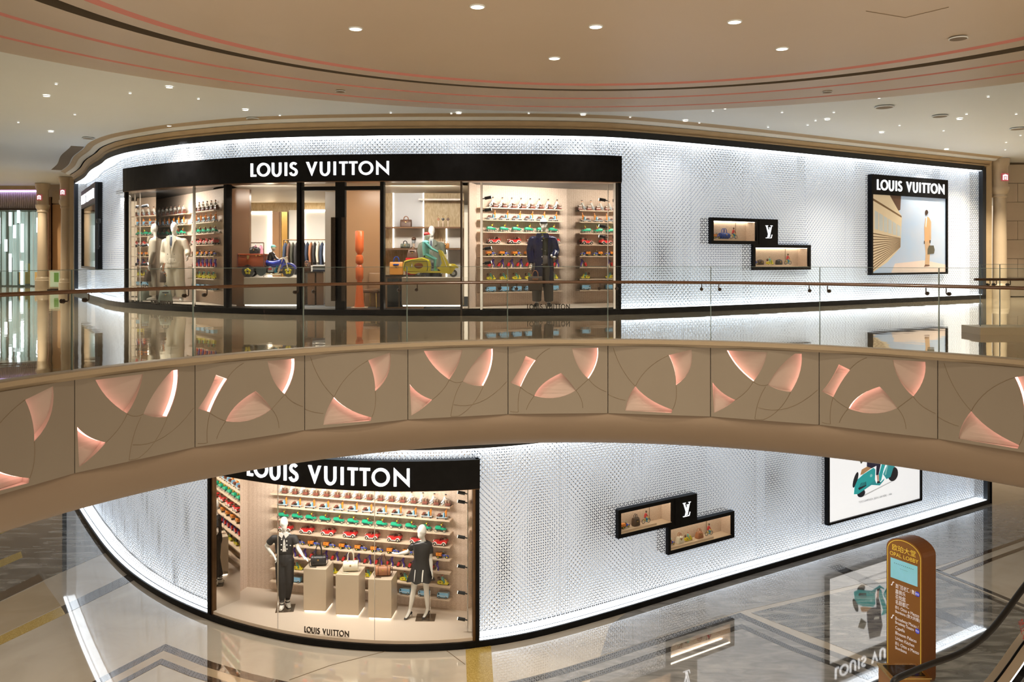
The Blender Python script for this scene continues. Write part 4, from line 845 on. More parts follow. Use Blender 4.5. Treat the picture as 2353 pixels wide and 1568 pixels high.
def trunk_moto(box='toy_orange'):
    o = empty('toy_motorcycle')
    k = MB(); k.rbox((.30, 0, .37), (.60, .40, .30), .012).build('cargo_box', box, o)
    cb = o.children[-1]; MB().rbox((.305, 0, .505), (.625, .42, .045), .01).build('box_lid', box, cb)
    e = MB()
    for x in (.005, .60):
        for y in (-.20, .20):
            e.b2((x-.012, y-.012, .22), (x+.012, y+.012, .53))
    e.b2((0, -.213, .235), (.61, -.205, .25)); e.build('box_edging', 'toy_darkred', cb)
    l = MB(); l.b2((.22, -.222, .44), (.27, -.205, .49)); l.cyl((.245, -.224, .425), (.245, -.206, .425), .022, n=10); l.b2((.05, -.222, .47), (.065, -.205, .50)); l.b2((.42, -.222, .47), (.435, -.205, .50)); l.b2((.49, -.222, .485), (.53, -.205, .50)); l.build('clasp', 'brass', cb)
    wheel(o, .235, -.16, .135, .135, .10, flower=True); wheel(o, .235, .16, .135, .135, .10, flower=True); wheel(o, 1.10, 0, .14, .14, .09, flower=True)
    m = MB(); m.prism([(.10, .215), (.16, .26), (.235, .285), (.31, .26), (.36, .215), (.58, .21), (.66, .19), (.66, .23), (0, .23), (0, .205)], -.21, .21); m.build('chassis', 'toy_black', o)
    MB().prism([(.385, .19)]+[(.50+.125*math.cos(a), .19-.165*math.sin(a)) for a in [PI-PI*i/10 for i in range(11)]]+[(.68, .19), (.66, .24), (.40, .24)], -.10, .10).build('side_drum', 'toy_deepgreen', o)
    MB().tube([(.60, 0, .33), (.78, 0, .30), (.92, 0, .34), (.98, 0, .42)], [(.09, .07), (.11, .09), (.10, .075), (.04, .04)], 10).build('fuel_tank', 'toy_blue', o)
    MB().prism([(1.10+r_*math.cos(a), .14+r_*math.sin(a)) for r_, seq in ((.185, range(11)), (.150, range(10, -1, -1))) for a in [math.radians(15+150*i/10) for i in seq]], -.07, .07).build('front_fender', 'toy_blue', o)
    e = MB(); e.rbox((.70, 0, .17), (.13, .16, .12), .02); e.cyl((.70, -.09, .20), (.70, .09, .20), .045, n=10); e.build('engine', 'toy_grey', o); MB().rbox((.70, -.085, .185), (.08, .03, .05), .01).build('engine_cover', 'toy_red', o)
    f = MB()
    for y in (-.06, .06): f.tube([(1.10, y, .14), (1.07, y, .30), (1.03, y, .43)], .016, 6); f.tube([(.98, y, .42), (.93, y, .28), (.88, y, .10), (.80, y, .07)], .014, 6)
    f.tube([(1.03, 0, .43), (1.08, 0, .46), (.98, 0, .43), (.92, -.13, .40)], .014, 6); f.tube([(.98, 0, .43), (.92, .13, .40)], .014, 6); f.tube([(.62, -.10, .08), (.80, -.10, .05), (.95, -.10, .06)], .016, 6); f.build('fork', 'toy_cream', o)
    MB().tube([(.30, 0, .11), (.70, 0, .10), (.98, 0, .11)], .025, 6).build('frame_tube', 'toy_black', o)
    rider(o, (.66, 0, .30), .25, .25, 'toy_black', 'toy_cyan', 'toy_cream', 'toy_teal', (.86, 0, .40), (.80, 0, .12), (.86, 0, .28), hatm='toy_teal')
    return o
def scooter(det=True):
    o = empty('toy_scooter'); y0 = .13
    s = MB()
    prof = [(.015, .26), (.02, .14), (.07, .11), (.50, .11), (.63, .12), (.645, .24), (.62, .36), (.56, .395), (.45, .43), (.38, .42), (.12, .375), (.04, .345)]
    for y, sc in ((-y0, .92), (-y0*.55, 1.0), (y0*.55, 1.0), (y0, .92)): s.v += [(.33+(x-.33)*sc, y, .25+(z-.25)*sc) for x, z in prof]
    n = len(prof); s.f += [(i*n+j, i*n+(j+1) % n, (i+1)*n+(j+1) % n, (i+1)*n+j) for i in range(3) for j in range(n)]+[tuple(range(n)), tuple(3*n+j for j in range(n-1, -1, -1))]
    s.build('rear_body', 'toy_yellow', o); b = o.children[-1]
    t = MB(); t.tube([(.05, -y0-.004, .16), (.07, -y0-.004, .31), (.20, -y0-.004, .355), (.56, -y0-.004, .345), (.58, -y0-.004, .20), (.56, -y0-.004, .125)], .006, 5); t.build('panel_line', 'toy_deepgreen', b)
    t = MB(); t.ell((.375, -y0-.002, .245), (.10, .012, .065), 12, 6); t.build('side_vent', 'kiosk_side', b); MB().tube([(.225, -y0-.01, .31), (.23, -y0-.02, .26), (.225, -y0-.01, .19)], [.006, .016, .006], 6).build('side_badge', 'chrome', b)
    MB().prism([(.10, .105), (.20, .065), (.31, .06), (.36, .09), (.85, .085), (1.02, .07), (1.08, .09), (1.08, .12), (.95, .13), (.63, .125)], -.125, .125).build('floorboard', 'toy_yellow', o)
    t = MB(); rings = [(.80, .10, .12, .13), (.86, .22, .10, .15), (.93, .38, .07, .14), (.88, .50, .06, .11), (.83, .58, .07, .07)]
    t.prism([(.78, .20), (.88, .12), (1.06, .12), (1.05, .26), (.98, .40), (.90, .56), (.85, .60), (.80, .58), (.86, .44), (.89, .30), (.86, .24)], -.13, .13); t.build('leg_shield', 'toy_yellow', o)
    t = MB(); t.tube([(.98, 0, .19), (1.06, 0, .235), (1.16, 0, .235), (1.25, 0, .205)], [(.10, .06), (.10, .06), (.08, .05), (.015, .015)], 10); t.prism([(.93, .12), (1.02, .28), (1.10, .285), (1.22, .24), (1.14, .12), (1.10, .065), (1.02, .06)], -.075, .075); t.build('front_fender', 'toy_yellow', o)
    t = MB(); t.tube([(1.0, -.135, .22), (.96, -.135, .33), (.91, -.135, .46)], .006, 5); t.b2((.915, -.04, .42), (.99, .04, .50)); t.build('shield_trim', 'toy_white', o)
    wheel(o, .36, 0, .075, .075, .07, hub='toy_grey'); wheel(o, 1.14, 0, .075, .085, .07, hub='toy_grey')
    h = MB(); h.tube([(.82, -.14, .55), (.85, 0, .59), (.82, .14, .55)], .016, 6); h.build('handlebar', 'chrome', o); MB().tube([(.56, 0, .43), (.62, 0, .45), (.48, 0, .46)], .03, 6).build('saddle', 'toy_black', o)
    rider(o, (.53, 0, .49), -.04, .29, 'toy_teal', 'toy_teal', 'skin_pale', 'toy_red', (.80, 0, .55), (.73, 0, .155), (.74, 0, .38), hatm='toy_red')
    return o
mat('skin_pale', (.70, .72, .62), .4)
def porter_trunks():     # row 1: figure in a white coat pushing brown cases
    o = empty('toy_porter'); 
    rider(o, (.015, 0, .095), .42, .085, 'toy_white', 'toy_grey', 'skin_tone', 'toy_black', (.09, 0, .125), (-.03, 0, .012), (.03, 0, .055), hatm='toy_black')
    c = MB().rbox((.11, 0, .035), (.10, .07, .055), .006).build('suitcase', 'toy_darkred', o); MB().b2((.095, -.037, .008), (.10, .037, .064)).build('strap', 'toy_brown', c)
    c = MB().rbox((.115, 0, .088), (.085, .065, .045), .006).build('suitcase', 'toy_brown', o); MB().b2((.13, -.035, .066), (.135, .035, .112)).build('strap', 'toy_cream', c)
    MB().b2((.05, -.04, .0), (.17, .04, .008)).build('cart_base', 'toy_black', o); MB().tube([(.01, 0, .10), (-.01, .0, .075), (-.03, 0, .05)], .016, 6).build('coat_tail', 'toy_grey', o)
    return o
def baggage_cart():      # row 2
    o = empty('toy_baggage_cart'); MB().rbox((0, 0, .035), (.24, .09, .018), .004).build('platform', 'toy_grey', o)
    for x in (-.09, .09):
        for y in (-.04, .04): MB().cyl((x, y-.006, .016), (x, y+.006, .016), .016, n=10).build('wheel', 'toy_black', o)
    for x, z, m in ((-.08, .058, 'toy_brown'), (-.025, .055, 'toy_black'), (-.055, .088, 'toy_darkred')):
        MB().rbox((x, 0, z), (.055, .07, .03), .004).build('suitcase', m, o)
    MB().rbox((.045, 0, .085), (.025, .08, .085), .006).build('motor_housing', 'toy_sky', o)
    rider(o, (.085, 0, .105), .05, .07, 'toy_orange', 'toy_orange', 'skin_tone', 'toy_orange', (.06, 0, .13), (.085, 0, .05), (.09, 0, .075), hatm='toy_orange')
    return o
def green_tricycle():    # row 3
    o = empty('toy_tricycle'); s = MB(); s.rbox((-.03, 0, .075), (.15, .08, .045), .014); s.rbox((-.04, 0, .10), (.12, .075, .03), .012); s.build('cargo_body', 'toy_green', o)
    MB().prism([(.03, .05), (.12, .045), (.125, .06), (.06, .095), (.03, .09)], -.035, .035).build('hood', 'toy_green', o)
    for x, y in ((-.085, -.045), (-.085, .045), (.095, -.045), (.095, .045)): wheel(o, x, y, .032, .034, .008, 'toy_deepgreen', 'toy_cream', 14, spokes=True)
    MB().b2((-.1, -.03, .035), (.1, .03, .045)).build('chassis', 'toy_deepgreen', o)
    rider(o, (.035, 0, .095), .1, .055, 'toy_darkred', 'toy_darkred', 'skin_tone', 'toy_yellow', (.08, 0, .115), (.075, 0, .075), (.07, 0, .10), hatm='toy_yellow')
    MB().ell((.028, 0, .142), (.022, .022, .018), 10, 6).build('scarf', 'toy_yellow', o)
    return o
def red_car():           # row 4, bonnet to +x
    o = empty('toy_car'); W = .065
    MB().prism([(-.15, .055), (-.155, .09), (-.135, .118), (-.10, .125), (-.085, .10), (-.02, .10), (.0, .098), (.10, .092), (.135, .085), (.14, .045), (.10, .04), (-.12, .04)], -W, W).build('car_body', 'toy_red', o)
    for x in (-.095, .095):
        for y in (-W-.004, W+.004):
            wheel(o, x, y, .032, .032, .02, 'toy_black', 'toy_cream')
    f = MB()
    for y in (-W-.006, W+.006):
        for x in (-.095, .095):
            f.prism([(x+r_*math.cos(a), .035+r_*math.sin(a)) for r_, seq in ((.048, range(9)), (.038, range(8, -1, -1))) for a in [math.radians(5+170*i/8) for i in seq]], y-.016, y+.016)
        f.b2((-.055, y-.014, .03), (.055, y+.014, .038))
    f.build('fender', 'toy_white', o)
    MB().prism([(-.005, .10), (.002, .10), (-.012, .145), (-.018, .145)], -.055, .055).build('windscreen', 'chrome', o)
    MB().rbox((-.11, 0, .135), (.05, .09, .035), .008).build('luggage', 'toy_brown', o)
    g = MB(); g.ell((.125, -.045, .095), (.014, .014, .014), 8, 6); g.ell((.125, .045, .095), (.014, .014, .014), 8, 6); g.b2((.137, -.03, .05), (.145, .03, .09)); g.build('grille', 'chrome', o)
    d = MB(); d.ell((-.05, -.02, .118), (.018, .016, .022), 8, 6); d.build('driver_torso', 'toy_black', o); d = MB(); d.ell((-.048, -.02, .147), (.012, .011, .014), 8, 6); d.build('driver_head', 'skin_tone', o)
    return o
def luggage_puller():    # row 6: blue figure leaning, pulling red cases
    o = empty('toy_porter')
    rider(o, (.045, 0, .115), .2, .075, 'toy_violet', 'toy_violet', 'skin_tone', 'toy_violet', (-.01, 0, .12), (.07, 0, .010), (.075, 0, .065), hatm='toy_violet')
    c = MB().rbox((-.045, 0, .062), (.05, .06, .085), .006, ry=.45).build('suitcase', 'toy_red', o); MB().rbox((-.03, 0, .10), (.035, .055, .03), .005, ry=.45).build('suitcase', 'toy_darkred', o)
    MB().tube([(-.075, 0, .012), (-.03, 0, .09), (.0, 0, .125)], .005, 5).build('trolley_bar', 'toy_black', o); MB().cyl((-.075, -.03, .014), (-.075, .03, .014), .014, n=10).build('wheel', 'toy_black', o)
    MB().prism([(.02, .0), (.04, .0), (.055, .06), (.045, .08)], -.012, .012).build('rear_leg', 'toy_cream', o)
    return o
def scooter_toy():
    o = scooter(); c = MB().ell((.16, 0, .62), (.14, .13, .16), 14, 8).build('hat_box', 'toy_brown', o); MB().tube([(.16+.145*math.cos(a), -.0, .62+.165*math.sin(a)) for a in [2*PI*i/14 for i in range(14)]], .014, 5, closed=True).build('box_band', 'toy_darkred', c)
    return o
def blue_van():
    o = empty('toy_van'); MB().prism([(-.11, .022), (-.112, .10), (-.105, .112), (.085, .112), (.105, .10), (.115, .065), (.115, .022)], -.045, .045).build('van_body', 'toy_sky', o)
    MB().rbox((-.01, 0, .116), (.19, .085, .012), .005).build('van_roof', 'toy_grey', o)
    for x in (-.07, .075):
        for y in (-.043, .043): wheel(o, x, y, .022, .022, .014, 'toy_black', 'toy_grey', 12)
    w_ = MB(); w_.prism([(.070, .072), (.100, .070), (.092, .098), (.070, .098)], -.047, .047); w_.build('cab_window', 'toy_black', o); MB().b2((.105, -.035, .072), (.114, .035, .096)).build('windscreen', 'toy_black', o)
    MB().b2((.112, -.045, .02), (.122, .045, .03)).build('bumper', 'chrome', o)
    for y in (-.047, .047): MB().b2((-.10, y-.001, .05), (.11, y+.001, .056)).build('trim_line', 'toy_white', o)
    return o
def cyclist():           # small red rider on a yellow bicycle
    o = empty('toy_cyclist'); wheel(o, -.07, 0, .045, .045, .008, 'toy_black', 'toy_grey', 16, spokes=True); wheel(o, .075, 0, .045, .045, .008, 'toy_black', 'toy_grey', 16, spokes=True)
    MB().tube([(-.07, 0, .045), (-.03, 0, .10), (.055, 0, .105), (.075, 0, .045), (.0, 0, .05), (-.03, 0, .10)], .006, 5).build('frame_tube', 'toy_yellow', o); MB().tube([(.055, -.03, .125), (.055, 0, .11), (.055, .03, .125)], .005, 5).build('handlebar', 'toy_yellow', o)
    rider(o, (-.03, 0, .12), .35, .08, 'toy_red', 'toy_cyan', 'toy_brown', 'toy_red', (.05, 0, .13), (.01, 0, .03), (.03, 0, .09), hatm='toy_brown')
    return o
PROT = {}
for nm, fn in (('porter', porter_trunks), ('cart', baggage_cart), ('tri', green_tricycle), ('car', red_car), ('moto', trunk_moto), ('puller', luggage_puller), ('scoot', scooter_toy), ('van', blue_van), ('cyc', cyclist), ('bigscoot', scooter), ('bigmoto', lambda: trunk_moto('trunk_orange'))):
    PROT[nm] = fn()
def drop_protos():
    for o in PROT.values():
        for ob in list(o.children_recursive)+[o]: bpy.data.objects.remove(ob)
bpy.context.view_layer.update()
TD = {'porter': ('white coated toy porter with suitcases', 'toy_porter'), 'cart': ('grey toy baggage cart with orange driver', 'toy_baggage_cart'), 'tri': ('green toy tricycle with yellow rider', 'toy_tricycle'), 'car': ('red toy roadster with white fenders', 'toy_car'),
      'moto': ('orange box toy motorcycle', 'toy_motorcycle'), 'puller': ('blue toy porter pulling red cases', 'toy_porter'), 'scoot': ('yellow toy scooter with brown hatbox', 'toy_scooter'), 'van': ('light blue toy van', 'toy_van')}
def place(kind, mw, sc, label, group, name=None):
    o = dup(PROT[kind], mw @ Matrix.Scale(sc, 4), label, group); o['category'] = 'toy'; return o
def shelf_wall(a, b, zb, x0, x1, rows, wname, gname, first_depth=.20):
    """rows: list of (kind, n, scale, start, stop, flip, skip)"""
    W = wframe(a, b, 0)
    for ri, (kind, n, sc, t0, t1, flip, skip) in enumerate(rows):
        if kind is None: continue
        z = zb+SH[ri]
        sh = MB().b2((x0, -first_depth, -.022), (x1, 0, 0)).build('wall_shelf', 'shelf_beige', None, False); sh.matrix_world = W @ Matrix.Translation((0, 0, z))
        tag(sh, '%s thin beige shelf from the top, %s' % (ORD[ri], wname), 'shelf', gname+' shelves')
        td = TD[kind][0]; cnt = 0
        for i in range(n):
            if i in skip: continue
            t = t0+(t1-t0)*i/(n-1)
            mw = W @ Matrix.Translation((t, -.105, z+.001)) @ Matrix.Rotation(PI if flip else 0, 4, 'Z')
            if kind in ('moto', 'scoot'): mw = mw @ Matrix.Translation((-.6*sc, 0, 0))
            place(kind, mw, sc, '%s %s from left, %s' % (ORD[cnt], td, wname), '%s on %s' % (kind_plural[kind], gname)); cnt += 1
kind_plural = dict(porter='toy porters with suitcases', cart='toy baggage carts', tri='green toy tricycles', car='red toy cars', moto='toy motorcycles', puller='toy porters pulling cases', scoot='yellow toy scooters', van='blue toy vans')
# lower window: wall runs LB0 -> LB1, px 627..1037
Lw = (LB1-LB0).length
def tl(px):   # wall coordinate seen at image column px
    d = (LB1-LB0).normalized(); k = (px-CX)/F; n_ = LB0+Vector((d.y, -d.x))*.10
    return (k*n_.y-n_.x)/(d.x-k*d.y)
shelf_wall(LB0, LB1, ZL, tl(625), tl(1037), [
    ('porter', 16, 1.0, tl(644), tl(1018), False, ()), ('cart', 12, .98, tl(650), tl(1016), False, ()), ('tri', 12, 1.0, tl(651), tl(1012), False, ()), ('car', 8, 1.0, tl(657), tl(1012), True, ()),
    ('moto', 10, .205, tl(686), tl(1016), False, ()), ('puller', 15, 1.0, tl(672), tl(1026), False, (14,)), ('scoot', 9, .20, tl(684), tl(1018), False, ()), ('van', 9, 1.02, tl(681), tl(1019), True, (1, 2, 3, 4))], 'lower window', 'the lower window wall')
# upper right window: wall UB0 -> UB1, px 1108..1288
def tu(px):
    d = (UB1-UB0).normalized(); k = (px-CX)/F; n_ = UB0+Vector((d.y, -d.x))*.10
    return (k*n_.y-n_.x)/(d.x-k*d.y)
shelf_wall(UB0, UB1, 0, .02, tu(1289), [
    ('porter', 8, 1.0, tu(1127), tu(1275), False, ()), ('cart', 6, .95, tu(1129), tu(1271), False, ()), ('tri', 6, 1.0, tu(1128), tu(1270), False, ()), ('car', 4, 1.0, tu(1133), tu(1270), True, ()),
    ('moto', 6, .195, tu(1128), tu(1272), False, ()), ('puller', 8, 1.0, tu(1128), tu(1276), False, (5, 6)), ('scoot', 6, .19, tu(1128), tu(1272), False, (4,)), ('van', 6, 1.0, tu(1127), tu(1272), True, (4,))], 'navy coat window', 'the navy coat window wall')
# upper left window: oblique wall UL1 (near) -> UL0; shelves in two runs
Lu = (UL1-UL0).length
shelf_wall(UL0, UL1, 0, Lu-1.85, Lu-.10, [
    ('porter', 6, 1.0, Lu-1.65, Lu-.30, False, ()), ('cart', 5, .98, Lu-1.6, Lu-.30, False, ()), ('tri', 5, 1.0, Lu-1.6, Lu-.30, False, ()), ('car', 4, 1.0, Lu-1.55, Lu-.35, True, ()),
    ('moto', 5, .205, Lu-1.6, Lu-.35, False, ()), ('puller', 6, 1.0, Lu-1.65, Lu-.30, False, ()), ('scoot', 5, .20, Lu-1.6, Lu-.35, False, ()), ('van', 5, 1.0, Lu-1.6, Lu-.35, True, ())], 'cream suit window near run', 'the near run of the cream suit window')
shelf_wall(UL0, UL1, 0, Lu-4.7, Lu-2.15, [
    ('porter', 7, 1.0, Lu-4.45, Lu-2.5, False, ()), ('cart', 6, .98, Lu-4.4, Lu-2.5, False, ()), ('tri', 6, 1.0, Lu-4.4, Lu-2.5, False, ()), (None,)*7, (None,)*7, (None,)*7, (None,)*7, (None,)*7], 'cream suit window far run', 'the far run of the cream suit window')
# ---------------------------------------------------------------- big statues on plinths
def pedestal(name, c, size, z0, label, rz=0, glow=True, m='plinth_beige'):
    o = empty(name, (c[0], c[1], z0), rz, label, 'plinth'); w_, d, h = size
    MB().rbox((0, 0, .03+(h-.03)/2), (w_, d, h-.03), .006, seg=1).build('block', m, o, False)
    if glow: MB().b2((-w_/2+.02, -d/2+.02, 0), (w_/2-.02, d/2-.02, .03)).build('base_light', 'led_soft', o, False)
    return o
Y1 = 18.75
pedestal('display_plinth', (X(622, Y1), Y1+.30), (1.20, .62, .635), .12, 'long beige plinth under the blue motorcycle statue')
mo = place('bigmoto', Matrix.Translation((X(551, Y1+.25), Y1+.28, .757)), 1.0, 'large blue motorcycle statue with orange trunk on a beige plinth', None); mo['category'] = 'statue'; mo.name = 'motorcycle_statue'
Y2 = 18.55
pedestal('display_plinth', (X(992, Y2), Y2+.30), (1.32, .62, .64), .12, 'long beige plinth under the yellow scooter statue')
so = place('bigscoot', Matrix.Translation((X(925, Y2+.25), Y2+.25, .772)), 1.0, 'large yellow scooter statue with turquoise rider on a beige plinth', None); so['category'] = 'statue'; so.name = 'scooter_statue'
# ================================================================ MANNEQUINS
def V3(*a): return Vector(a)
def hand(mb, wrist, d, side, s=1.0, curl=.5, palm=None):
    """palm with four fingers and a thumb; d = direction the hand points, side = thumb side"""
    w = Vector(wrist); d = Vector(d).normalized(); t = Vector(side); t = (t-d*t.dot(d)).normalized(); n = d.cross(t)
    if palm is not None and n.dot(Vector(palm)) < 0: n = -n
    for k in (-.024, -.008, .008, .024): mb.tube([w, w+d*.045*s+t*k*s*.9, w+d*.09*s+t*k*s], [.016*s, .016*s, .013*s], 8)
    for k, L in ((.027, .066), (.009, .078), (-.009, .072), (-.026, .054)):
        p0 = w+d*.085*s+t*k*s; c = curl
        p1 = p0+(d*math.cos(c*.6)+n*math.sin(c*.6))*L*.45*s; p2 = p1+(d*math.cos(c*1.4)+n*math.sin(c*1.4))*L*.32*s; p3 = p2+(d*math.cos(c*2)+n*math.sin(c*2))*L*.25*s
        mb.tube([p0-d*.012*s, p1, p2, p3], [.0105*s, .0095*s, .0085*s, .007*s], 8)
    q0 = w+d*.025*s+t*.022*s; mb.tube([q0, q0+d*.03*s+t*.025*s, q0+d*.062*s+t*.03*s+n*.012*s], [.014*s, .0115*s, .009*s], 8)
def limb(mb, pts, rad, n=10):
    P = [Vector(p) for p in pts]; out = []; rr = []
    for i in range(len(P)-1):
        for k in range(4): out.append(P[i].lerp(P[i+1], k/4)); rr.append(rad[i]+(rad[i+1]-rad[i])*k/4)
    out.append(P[-1]); rr.append(rad[-1]); mb.tube(out, rr, n)
def bodymesh(J, sex='f', head_dir=0, hands=((0, 0, -1), (0, 0, -1)), curl=(.5, .5), heel=0, headtilt=0):
    mb = MB(); hp, ch, nk, hd = J['hip'], J['chest'], J['neck'], J['head']; w_ = 1.0 if sex == 'f' else 1.14
    mb.tube([hp+V3(0, 0, -.08), hp, hp.lerp(ch, .38), ch, ch.lerp(nk, .6), nk], [(.13*w_, .09), (.165*w_, .115), (.12*w_, .09), (.155*w_, .10), (.15*w_, .075), (.055*w_, .055)], 16)
    mb.tube([nk+V3(0, 0, -.05), nk, hd+V3(0, 0, -.06)], [.056*w_, .046*w_, .046*w_], 12)
    R = Matrix.Rotation(head_dir, 3, 'Z') @ Matrix.Rotation(headtilt, 3, 'X')
    mb.ell(hd+V3(0, 0, .02), (.078, .10, .125), 16, 12, R); mb.ell(hd+R@V3(0, -.035, -.05), (.056, .066, .085), 14, 8, R)       # smooth head, chin
    mb.ell(hd+R@V3(0, -.098, -.005), (.008, .010, .026), 8, 6, R)                                                                # nose ridge
    for sx in (-1, 1):
        mb.ell(hd+R@V3(sx*.078, .005, 0), (.008, .016, .026), 8, 6, R); mb.ell(hd+R@V3(sx*.032, -.088, .022), (.016, .006, .010), 8, 6, R)
    for i in range(2):
        sh, el, wr = J['arm'][i]; limb(mb, [sh.lerp(el, .10)*1.0+V3(-sh.x*.10, 0, 0), sh.lerp(el, .5), el, el.lerp(wr, .4), wr], [.046*w_, .045*w_, .038*w_, .040*w_, .025*w_])
        hand(mb, wr, hands[i], V3(0, -1, 0), 1.0, curl[i])
        h, k, a, toe = J['leg'][i]; limb(mb, [h, h.lerp(k, .5), k, k.lerp(a, .35), a], [.092*w_, .076*w_, .052*w_, .054*w_, .033*w_])
        mb.tube([a, a+(toe-a)*.4+V3(0, 0, -.02), toe], [.036, (.036, .030), (.030, .017)], 10)
    return mb
def trousers(J, w0, w1, w2, wl=.15, wd=.11, sex=1):
    mb = MB(); hp = J['hip']; mb.tube([hp+V3(0, 0, .14), hp+V3(0, 0, .05), hp+V3(0, 0, -.05), hp+V3(0, 0, -.14)], [(wl*.86, wd*.88), (wl*1.05, wd*1.1), (wl*1.12, wd*1.15), (wl*.9, wd)], 18)
    for i in range(2):
        h, k, a, t = J['leg'][i]; limb(mb, [h+V3(0, 0, .02), h.lerp(k, .5), k, k.lerp(a, .5), a+V3(0, 0, .03)], [w0, (w0+w1)/2, w1, (w1+w2)/2, w2], 12)
    return mb
def jacket(J, hem, chestw=.20, flare=1.0, sleeve=1.0, sr=.062, wr_=.045, depth=.14):
    mb = MB(); hp, ch, nk = J['hip'], J['chest'], J['neck']; top = nk+V3(0, 0, -.015); n = 8; rings = []
    zt = top.z; prof = [(0, .38, .55), (.035, .70, .75), (.075, .95, .92), (.22, 1.0, 1.0), (.40, .93, .98)]
    pts = [V3(nk.x, nk.y, zt-d) for d, _, _ in prof]; rad = [(chestw*a, depth*b) for _, a, b in prof]
    zb = hem; k = 4
    for i in range(1, k+1):
        z = (zt-.40)+(zb-(zt-.40))*i/k; pts.append(V3(hp.x*(i/k)+nk.x*(1-i/k), hp.y*(i/k)+nk.y*(1-i/k), z)); f = 1+(flare-1)*i/k; rad.append((chestw*.95*f, depth*.98*f))
    mb.tube(pts[::-1], rad[::-1], 20)
    for i in range(2):
        sh, el, wr = J['arm'][i]; e = sh.lerp(wr, 1) if sleeve >= 1 else None
        if sleeve >= 1: limb(mb, [Vector((sh.x*.82, sh.y, sh.z-.045)), sh.lerp(el, .16), sh.lerp(el, .5), el, el.lerp(wr, .55), wr+(el-wr).normalized()*.02], [sr*1.0, sr*1.06, sr*1.06, sr, sr*.92, wr_], 12)
        else: limb(mb, [Vector((sh.x*.8, sh.y, sh.z-.045)), sh.lerp(el, .2), sh.lerp(el, sleeve*1.6)], [sr*1.0, sr*1.05, sr*1.1], 12)
    return mb
def shoe(o, a, toe, m, high=False, name='shoe'):
    d = (toe-a); d.z = 0; d.normalize(); mb = MB(); f = Vector((a.x, a.y, toe.z))
    if high:
        mb.tube([Vector((a.x, a.y, toe.z+.075))-d*.035, f.lerp(toe, .45)+V3(0, 0, .03), toe+V3(0, 0, .0), toe+d*.035+V3(0, 0, -.006)], [(.030, .020), (.036, .016), (.036, .014), (.010, .008)], 10); mb.cyl(Vector((a.x, a.y, toe.z+.07))-d*.04, Vector((a.x, a.y, toe.z-.012))-d*.05, .009, .005, 6)
    else:
        mb.tube([f-d*.05+V3(0, 0, .03), f+V3(0, 0, .04), f.lerp(toe, .6)+V3(0, 0, .025), toe+d*.03+V3(0, 0, .01)], [(.036, .032), (.044, .045), (.047, .032), (.026, .018)], 12); mb.tube([f-d*.055, f.lerp(toe, .5), toe+d*.04], [(.040, .012), (.048, .012), (.028, .012)], 10)
    return mb.build(name, m, o)
def strip(o, name, m, pts, r, flat=1.0, n=6): return MB().tube(pts, r, n, flat=flat).build(name, m, o)
def buttons(o, m, pts, r=.012): 
    for p in pts: MB().ell(p, (r, r*.6, r), 8, 5).build('button', m, o)
# facing: -Y is the viewer; viewer's left = -x.  arm[0]/leg[0] = viewer's left
# --- lower window, viewer's left: cropped black jacket, black trousers
def mq_crop():
    Y = 17.05; o = empty('mannequin', (X(654, Y), Y, zf), .15, 'white mannequin in cropped black jacket and black trousers, hand on hip', 'mannequin')
    J = dict(hip=V3(0, 0, 1.02), chest=V3(0, 0, 1.36), neck=V3(-.01, 0, 1.545), head=V3(-.01, -.02, 1.715), arm=[(V3(-.18, 0, 1.47), V3(-.37, .06, 1.26), V3(-.20, -.05, 1.08)), (V3(.18, 0, 1.47), V3(.26, -.06, 1.24), V3(.39, -.24, 1.11))],
             leg=[(V3(-.08, 0, .98), V3(-.06, -.03, .55), V3(-.05, .0, .13), V3(-.06, -.13, .03)), (V3(.08, 0, .98), V3(.08, -.02, .55), V3(.05, .10, .13), V3(.09, -.02, .03))])
    remesh(bodymesh(J, 'f', .25, ((.55, -.3, -.8), (.7, -.5, -.4)), (.9, .25)), 'body', 'mannequin', o, .0095, 4)
    remesh(trousers(J, .115, .105, .055, .155, .12), 'trousers', 'black_cloth', o, .014)
    s = MB(); s.tube([V3(0, -.004, 1.14), V3(0, -.004, 1.25), V3(0, -.004, 1.4), V3(0, -.004, 1.52)], [(.135, .105), (.14, .108), (.15, .105), (.09, .075)], 16); sh = remesh(s, 'shirt', 'white_cloth', o, .014)
    for sx in (-1, 1): MB().prism([(0, 0), (sx*.09, .035), (sx*.10, -.02), (sx*.035, -.085)], -.006, .006).build('collar', 'white_cloth', o, False, Matrix.Translation((-.005, -.105, 1.535)))
    remesh(jacket(J, 1.16, .185, .98, .45, .066, .06, .125), 'jacket', 'black_cloth', o, .014)
    MB().prism([(-.028, 1.19), (.045, 1.19), (.02, 1.40), (.005, 1.45), (-.012, 1.40)], -.128, -.118).build('shirt_front', 'white_cloth', o, False)
    buttons(o, 'toy_white', [(-.045, -.130, 1.44), (.055, -.130, 1.40), (.058, -.130, 1.32), (-.05, -.130, 1.33), (.06, -.130, 1.24), (-.05, -.130, 1.23), (.125, -.105, 1.30)], .013); buttons(o, 'toy_black', [(.005, -.131, 1.26), (.006, -.131, 1.32)], .007)
    for i in range(2):
        a, t = J['leg'][i][2:]; shoe(o, a, t, 'toy_white', False, 'sandal'); 
        for dz in (.045, .10): MB().tube([a+V3(.042*math.cos(q), .05*math.sin(q)-.02, dz-.08) for q in [2*PI*k/10 for k in range(10)]], .011, 5, closed=True).build('sandal_strap', 'toy_black', o)
    MB().b2((-.16, -.22, .001), (.20, .16, .008)).build('base_plate', 'plate_steel', o, False)
    return o
mat('plate_steel', (.30, .24, .18), .25, .8)
mq_crop()
